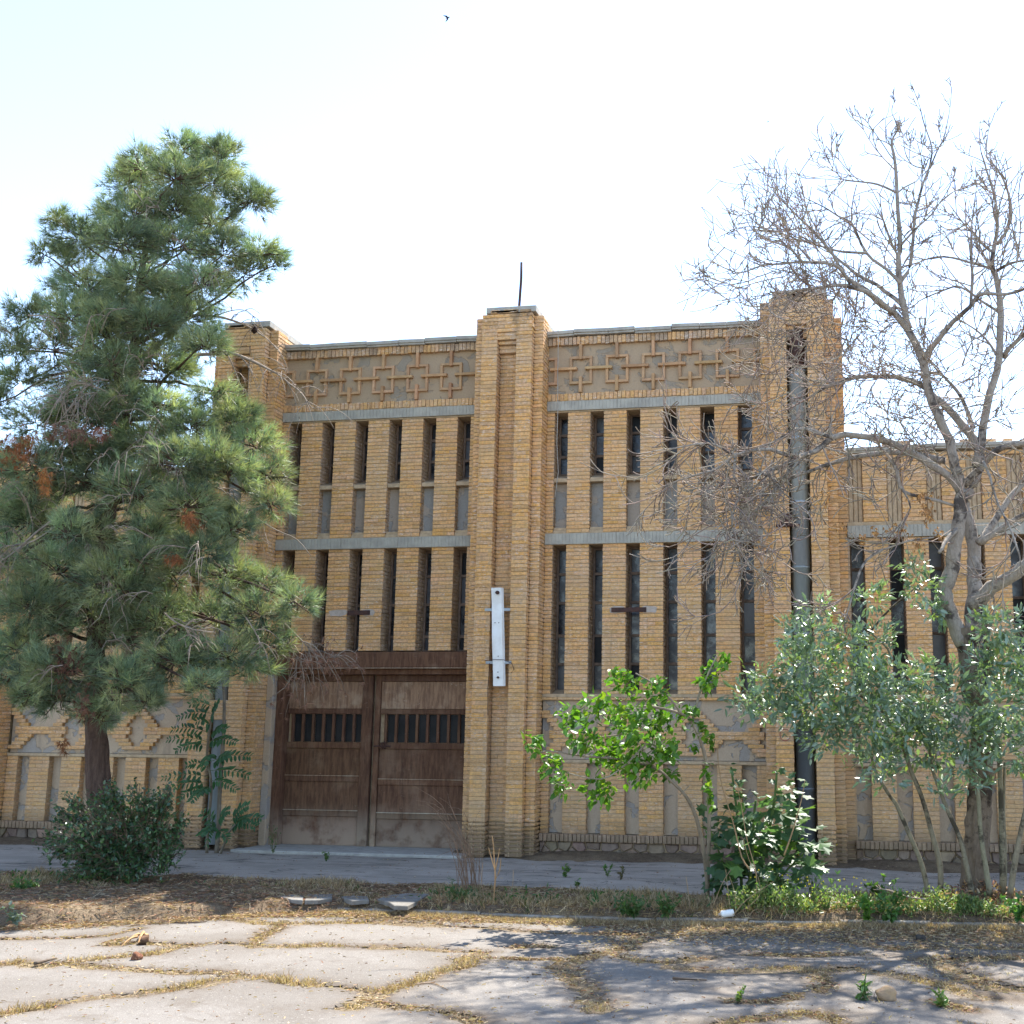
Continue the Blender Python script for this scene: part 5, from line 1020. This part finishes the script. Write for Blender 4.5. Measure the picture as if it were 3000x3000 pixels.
stalks('dry_stalk', 'forked straw-coloured stalk with seed pods standing before the middle pier', [(zd([(1600, 1760), (1605, 1650), (1612, 1540), (1605, 1420), (1600, 1340), (1592, 1285)]), -5.2, -5.2, 5, 2.5), (zd([(1610, 1500), (1590, 1430), (1570, 1360)]), -5.2, -5.2, 3.5, 2.5), (zd([(1612, 1500), (1630, 1420), (1640, 1360)]), -5.2, -5.2, 3.5, 2), (zd([(1612, 1560), (1640, 1500), (1648, 1425)]), -5.2, -5.2, 3, 2)], col=(1.5, 1.05, .6))
stalks('dry_stalk', 'thin pale dry stalk leaning right beside the forked stalk', [(zd([(1640, 1750), (1680, 1680), (1720, 1600), (1725, 1500)]), -5.3, -5.3, 2, 1.2)], col=(1.3, 1.05, .75)); stalks('dry_stalk', 'thin pale dry stalk leaning left beside the forked stalk', [(zd([(1560, 1760), (1540, 1650), (1525, 1560), (1535, 1450)]), -5.3, -5.3, 2, 1.2)], col=(1.3, 1.05, .75)); stalks('dry_stalk', 'short straight dry stalk right of the green weed patch', [(z4([(1010, 1520), (1000, 1400), (985, 1290)]), -5.3, -5.3, 3.5, 1.5)], col=(1.3, 1.05, .75))
stalks('dry_plant', 'bleached dry plant of many thin stems behind the white bottle', [(z4([(1240, 1510), (1220, 1350), (1210, 1250)]), -5.4, -5.4, 2, 1), (z4([(1250, 1510), (1330, 1420), (1450, 1340), (1480, 1320)]), -5.5, -5.5, 2, 1), (z4([(1130, 1480), (1190, 1330), (1240, 1250)]), -5.4, -5.4, 2, 1), (z4([(1265, 1500), (1260, 1380), (1230, 1290)]), -5.4, -5.4, 2, 1), (z4([(1280, 1500), (1400, 1400), (1390, 1280)]), -5.4, -5.4, 2, 1), (z4([(1100, 1380), (1140, 1480), (1200, 1520)]), -5.3, -5.5, 2, 1)], col=(1.35, 1.1, .75))
stalks('fallen_branch', 'pale forked branch lying on the verge left of the ash stems', [(zG([(1310, 1362), (1190, 1345), (1100, 1310), (1030, 1295), (1000, 1275)]), -5.0, -4.7, 4, 2), (zG([(1030, 1298), (1000, 1302), (985, 1300)]), -4.75, -4.7, 2, 1), (zG([(1035, 1296), (1015, 1270)]), -4.75, -4.7, 2, 1)], 'branch', (1.3, 1.2, 1.1))
# ------------------------------------------------------------------ dry grass, litter
GP, GD, GCc = [], [], []
def tuft(p, h, n, col):
    for _ in range(n):
        GP.append(p + np.array([random.gauss(0, .02), random.gauss(0, .02), -.004])); GD.append((np.array([random.gauss(0, .55), random.gauss(0, .55), 1.]), h * random.uniform(.35, 1.15))); GCc.append(np.array(col) * random.uniform(.6, 1.3))
GOLD = [(.43, .30, .165), (.36, .245, .135), (.50, .38, .24), (.27, .18, .11), (.39, .30, .19)]
for P, w, h, dn in CRK:
    for (ax, ay), (bx, by) in zip(P[:-1], P[1:]):
        L = math.hypot(bx - ax, by - ay)
        for _ in range(int(L * 70 * dn * min(1.3, w / .08 + .25))):
            t = random.random(); p = np.array([lerp(ax, bx, t) + random.gauss(0, w * .5), lerp(ay, by, t) + random.gauss(0, w * .5), RZ - .015])
            k = float(vnoise(np.array(p[0] * 2.2), np.array(p[1] * 2.2), 77)); 
            if k > .36 or random.random() < .22: tuft(p, h * (.25 + 1.25 * k), 6 if k > .5 else 3, random.choice(GOLD))
for _ in range(8000):                # along the kerb
    x = random.uniform(2.2, 12.2); k = float(vnoise(np.array(x * 1.1), np.array(.3), 5)); tuft(np.array([x, float(KY(x)) - .05 - abs(random.gauss(0, .10)) - .05 * k, RZ - .01]), .03 + .09 * k, 4, random.choice(GOLD))
for _ in range(7500): 
    x = random.uniform(-1, 12.5); y = random.uniform(float(KY(x)) + .05, float(SE(x)) - .1); z = float(soil_z(np.array(x), np.array(y))); k = float(fbm(np.array(x), np.array(y), 1.1, 15))
    if k < .40 or (k < .5 and random.random() < .6): continue
    if 1.8 < x < 4.4 and y < -4.85: k *= .3
    tuft(np.array([x, y, z]), .04 + .16 * k * k, 6, random.choice(GOLD) if random.random() < .93 else (.09, .13, .04))
for _ in range(900):
    x = random.uniform(9, 13.5); y = random.uniform(-9.5, -5.6)
    if fbm(np.array(x), np.array(y), 1.3, 90) > .55: tuft(np.array([x, y, RZ]), .05, 5, random.choice(GOLD))
def blades(P, DL, C, wd, name, mat):
    P = np.array(P); d = unit(np.array([a for a, _ in DL])); L = np.array([l for _, l in DL])[:, None]; n = len(P); s = unit(np.cross(d, RN.normal(size=(n, 3)))) * wd; bend = np.array([0, 0, -1.]) * L * .18 + RN.normal(size=(n, 3)) * L * .12
    V = np.stack([P - s, P + s, P + d * L * .6 + s * .7, P + d * L * .6 - s * .7, P + d * L + bend], 1).reshape(-1, 3); i = np.arange(n)[:, None] * 5
    F = np.concatenate([i + np.array([[0, 1, 2]]), i + np.array([[0, 2, 3]]), i + np.array([[3, 2, 4]])]); return link(name, np_mesh(name, V, F, np.concatenate([C, C, C])), mat, None, False, 'stuff')
blades(GP, GD, np.array(GCc), .0035, 'dry_grass', M['dry'])
recs = []
for _ in range(1500):
    x = random.uniform(7.7, 11.6); y = float(KY(x)) + .08 + abs(random.gauss(0, .28)); k = float(fbm(np.array(x), np.array(y), 1.7, 33)); hh = .04 + .26 * max(0, k - .35) * (1.3 if x < 10 else .7)
    if k < .47: continue
    g = np.array([x, y, float(soil_z(np.array(x), np.array(y)))])
    for q in range(7): recs.append((g + np.array([random.gauss(0, .03), random.gauss(0, .03), hh * random.random() * 1.3]), unit(rv() + np.array([0, 0, .5])), unit(np.array([0, 0, 1]) + rv(.5)), random.uniform(.03, .06), tuple(np.array(random.choice([(.14, .22, .07), (.10, .16, .05), (.20, .27, .09), (.26, .27, .10)])) * random.uniform(.75, 1.25))))
for _ in range(90):
    x = random.choice((random.gauss(5.0, .35), random.gauss(6.4, .6), random.gauss(.3, .5))); y = random.uniform(-5.55, -5.1); g = np.array([x, y, float(soil_z(np.array(x), np.array(y)))])
    for q in range(6): recs.append((g + np.array([random.gauss(0, .03), random.gauss(0, .03), .14 * random.random()]), unit(rv() + np.array([0, 0, .8])), unit(np.array([0, 0, 1]) + rv(.5)), random.uniform(.03, .07), tuple(np.array((.06, .12, .035)) * random.uniform(.7, 1.3))))
b = MB(); V0, F0 = LS['lance']
for p, d, up, L, c in recs: a_, s_, n_ = leaf_frame(d, up); b.add(p + L * (V0 @ np.stack([a_, s_, n_])), F0, c)
b.obj('verge_weeds', M['leaf'], None, False, 'stuff')
LP, LD, LC = [], [], []              # flat straw, needles and leaf litter
def litter(x, y, z, n_, cols, s=.06):
    LP.append(np.array([x, y, z + random.uniform(.002, .02)])); LD.append((np.array([random.gauss(0, 1), random.gauss(0, 1), random.gauss(0, .12)]), s * random.uniform(.4, 1.4))); LC.append(np.array(random.choice(cols)) * random.uniform(.55, 1.3))
BRN = [(.25, .16, .105), (.33, .22, .14), (.18, .115, .08), (.42, .32, .21), (.29, .145, .09)]
for _ in range(42000):
    x = random.uniform(-2.5, 13); y = random.uniform(float(VE(np.array(x))) if x < 3.6 else float(KY(x)) + .03, float(SE(x)) + .12); litter(x, y, float(soil_z(np.array(x), np.array(y))), 1, BRN if x < 4.0 else GOLD + BRN, .085)
for _ in range(9000):
    P, w, h, dn = random.choice(CRK); k = random.randrange(len(P) - 1); t = random.random(); q = P[k] + (P[k + 1] - P[k]) * t; litter(q[0] + random.gauss(0, w * 1.0), q[1] + random.gauss(0, w * 1.0), RZ - .008, 1, GOLD + BRN, .05)
for _ in range(13000):
    x = random.uniform(6.5, 13.4); y = float(KY(x)) - .05 - abs(random.gauss(0, .6)); litter(x, y, RZ + .004, 1, BRN + GOLD, .055)
for _ in range(9000):
    x = random.uniform(-1, 9); y = float(KY(x)) - .02 - abs(random.gauss(0, .2)); litter(x, y, RZ + .004, 1, BRN + GOLD, .055)
for _ in range(7000):
    x = random.uniform(-2, 5.2); y = float(verge_edge(np.array(x))) + random.gauss(-.02, .12); litter(x, y, RZ + .012, 1, BRN + GOLD[:2], .07)
for _ in range(3000): litter(random.uniform(0, 13), random.uniform(-11.5, -6.5), RZ + .008, 1, GOLD + BRN, .03)
for _ in range(700): litter(random.uniform(-2, 13), random.uniform(-4.2, -.4), .012, 1, BRN, .03)
blades(LP, LD, np.array(LC), .0045, 'plant_litter', M['dry'])
for _ in range(1):
    LP, LD, LC = [], [], []
    c0 = at(2870, 2690, -5.2)
    for _ in range(1500):            # dry leaf heap at the foot of the bare tree
        x = random.gauss(10.4, .5); y = random.gauss(-4.15, .25); r = math.hypot((x - 10.4) / .9, (y + 4.1) / .5); LP.append(np.array([x, y, .02 + random.random() * .28 * max(0, 1 - r)])); LD.append((rv(1.), .07 * random.uniform(.5, 1.3))); LC.append(np.array(random.choice(BRN + [(.38, .24, .12)])) * random.uniform(.6, 1.3))
    blades(LP, LD, np.array(LC), .012, 'leaf_litter', M['dry'])

# ------------------------------------------------------------------ small things lying about
def flat_piece(name, lab, px, z, mat, cat, grp=None, th=.045):
    c0_ = sum(gnd(u, v, 0) for u, v in px) / len(px); z = float(soil_z(np.array(c0_[0]), np.array(c0_[1]))) + .022
    P = [gnd(u, v, z) for u, v in px]; c = sum(P) / len(P); n = len(P); b = MB(); inn = [c + (p - c) * .97 for p in P]
    b.add([(p[0], p[1], z - th) for p in P] + [(p[0], p[1], z - .006) for p in P] + [(p[0], p[1], z) for p in inn], [(i, (i + 1) % n, n + (i + 1) % n, n + i) for i in range(n)] + [(n + i, n + (i + 1) % n, 2 * n + (i + 1) % n, 2 * n + i) for i in range(n)] + [tuple(range(2 * n, 3 * n))])
    nrm = sum((P[i][0] * P[(i + 1) % n][1] - P[(i + 1) % n][0] * P[i][1]) for i in range(n))
    if nrm < 0: b.f = [tuple(reversed(f)) for f in b.f]
    return tag(b.obj(name, M[mat], None), lab, cat, grp)
g_ = 'broken concrete slabs on the verge'
flat_piece('concrete_fragment', 'largest pale broken concrete slab lying on the verge before the gate', zd([(868, 1682), (960, 1655), (1070, 1645), (1195, 1648), (1140, 1685), (1062, 1725), (975, 1722), (940, 1700)]), .042, 'frag', 'slab', g_)
flat_piece('concrete_fragment', 'middle-sized pale concrete fragment left of the largest slab', zd([(640, 1668), (720, 1660), (805, 1665), (818, 1685), (710, 1694)]), .045, 'frag', 'slab', g_)
flat_piece('concrete_fragment', 'cracked pale concrete fragment nearest the shrub, left half', zd([(255, 1665), (330, 1655), (410, 1655), (400, 1690), (330, 1686)]), .045, 'frag', 'slab', g_)
flat_piece('concrete_fragment', 'cracked concrete fragment between the two other broken slabs', zd([(425, 1655), (590, 1650), (585, 1675), (500, 1688), (415, 1690)]), .045, 'frag', 'slab', g_)
flat_piece('concrete_fragment', 'thin strip of pale concrete at the road edge before the gate', zd([(130, 1718), (260, 1722), (390, 1722), (390, 1732), (250, 1734)]), .035, 'frag', 'slab', g_)
def rock(name, lab, u, v, Z, sx, sy, sz, mat, cat, col=(1, 1, 1), seed=1):
    bm = bmesh.new(); bmesh.ops.create_icosphere(bm, subdivisions=3, radius=1); r = np.random.default_rng(seed); g = gnd(u, v, Z); off = r.uniform(-9, 9, 3)
    for p in bm.verts:
        k = 1 + .22 * math.sin(p.co.x * 2.7 + off[0]) * math.cos(p.co.y * 2.3 + off[1]) + .12 * math.sin(p.co.z * 4 + off[2] + p.co.x * 3); p.co = Vector((g[0] + p.co.x * k * sx, g[1] + p.co.y * k * sy, g[2] + max(-.5, p.co.z * k) * sz + sz * .42))
    me = bpy.data.meshes.new(name); bm.to_mesh(me); bm.free(); a = me.color_attributes.new('Col', 'FLOAT_COLOR', 'CORNER'); a.data.foreach_set('color', np.tile(np.array(col + (1,), np.float32), len(me.loops)))
    return tag(link(name, me, mat, None, True), lab, cat)
rock('stone', 'tan stone lying on the concrete in the lower right corner', 2598, 2928, RZ, .095, .07, .062, mat_simple('tan_stone', (.40, .26, .14), (.28, .19, .12), 14, .9, .2, .01, 40), 'stone', seed=4)
rock('pine_cone', 'round reddish-brown cone lying by a grassy crack in the concrete', 400, 2812, RZ, .045, .04, .042, mat_simple('cone_brown', (.26, .12, .07), (.12, .055, .035), 60, .9, .1, .01, 90), 'cone', seed=7)
rock('dark_pebble', 'small dark lump in the shade right of the long crack', 2700, 2757, RZ, .05, .05, .045, mat_simple('dark_lump', (.07, .06, .05), (.04, .035, .03), 14, .9, .1, .01, 40), 'stone', seed=9)
bt = thing('plastic_bottle', 'white plastic bottle lying on the kerb', 'bottle'); b = MB(); P0 = gnd(2106, 2688, .0); P0 = np.array([P0[0], float(KY(P0[0])) + .03, .0]); dx = np.array([.92, .30, .12]); dx /= np.linalg.norm(dx)
b.tube([P0 + dx * t for t in (0, .01, .04, .048, .10, .13, .138)], [.024, .036, .038, .035, .038, .037, .03], 14); b.obj('body', M['white'], bt, True)
b = MB(); b.tube([P0 - dx * .025, P0 - dx * .01, P0 + dx * .0], [.014, .015, .023], 12); b.obj('neck', M['whitep'], bt, True)
hk = thing('dry_husk', 'splayed dry palm husk lying on the concrete at the left', 'husk')
for (a, e, w) in [((400, 2762), (355, 2775), .014), ((405, 2755), (372, 2765), .016), ((418, 2750), (404, 2768), .02), ((430, 2762), (415, 2745), .022)]:
    A = gnd(*a, RZ) + np.array([0, 0, .055]); E_ = gnd(*e, RZ) + np.array([0, 0, .008]); b = MB(); b.tube(path([A, (A + E_) / 2 + np.array([0, 0, .02]), E_], 3), taper(7, w, .003), 5, (1.5, 1.05, .6)); b.obj('frond', M['twig'], hk)
rk = MB(); g = gnd(422, 2768, RZ); rk.tube([g + np.array([-.02, 0, .0]), g + np.array([.0, .0, .05]), g + np.array([.03, .01, .075])], [.045, .045, .012], 8, (.55, .36, .25)); rk.obj('base', M['twig'], hk, True)
def stick(lab, pts, r, col, Z=RZ):
    b = MB(); P = path([gnd(u, v, Z) + np.array([0, 0, r + .004]) for u, v in pts], 3); b.tube(P, taper(len(P), r, r * .5), 5, col); tag(b.obj('stick', M['twig'], None, True), lab, 'stick', 'sticks on the ground')
stick('long dark stick lying along the litter edge at the left', Z7([(560, 268), (640, 266), (700, 268), (778, 264)]), .012, (.45, .38, .33)); stick('curved grey stick in the crack at the left edge', Z7([(130, 425), (170, 415), (212, 404)]), .016, (.5, .45, .4)); stick('short dark stick on the concrete in front of the sapling', Z8([(607, 479), (660, 483), (735, 486)]), .012, (.4, .34, .3)); stick('crooked dark twig at the litter edge under the soldier bricks', Z8([(70, 270), (110, 268), (135, 280)]), .011, (.4, .34, .3))
stick('pale thin twig lying near the kerb below the bottle', Z8([(825, 306), (880, 296), (950, 280)]), .006, (1.3, 1.1, .8)); stick('pale forked twig on the needle litter at the left', Z7([(400, 240), (450, 250), (510, 262)]), .006, (1.2, 1.05, .9)); stick('thin bent twig on the slab below the kerb centre', Z7([(1560, 500), (1630, 495), (1690, 520)]), .006, (1.2, .95, .7)); stick('tiny dark twig on the central slab', Z8([(75, 461), (110, 463)]), .008, (.4, .34, .3))
# birds high above
def bird(u, v, Y, s, lab):
    t = thing('bird', lab, 'bird', 'birds in the sky'); c = at(u, v, Y); b = MB()
    b.tube([c + np.array([-.10, 0, -.02]) * s, c + np.array([-.04, 0, 0]) * s, c + np.array([.04, 0, .01]) * s, c + np.array([.09, 0, .025]) * s], [.006 * s, .028 * s, .026 * s, .008 * s], 8, (.03, .03, .04)); b.obj('body', M['vcol'], t, True)
    for sg in (1, -1):
        b = MB(); q = [c + np.array([.03, 0, .01]) * s, c + np.array([-.03, 0, .0]) * s, c + np.array([-.16, sg * .16, -.06 * sg - .03]) * s, c + np.array([-.02, sg * .11, -.02 * sg + .01]) * s]; b.add([p + np.array([0, 0, .004]) for p in q] + [p - np.array([0, 0, .004]) for p in q], [(0, 1, 2, 3), (7, 6, 5, 4), (0, 4, 5, 1), (1, 5, 6, 2), (2, 6, 7, 3), (3, 7, 4, 0)], (.03, .03, .04)); b.obj('wing', M['vcol'], t)
bird(1312, 52, 6, .55, 'dark swallow with swept wings high above the left bay'); bird(2251, 356, 40, .45, 'distant speck of a bird above the right bay')
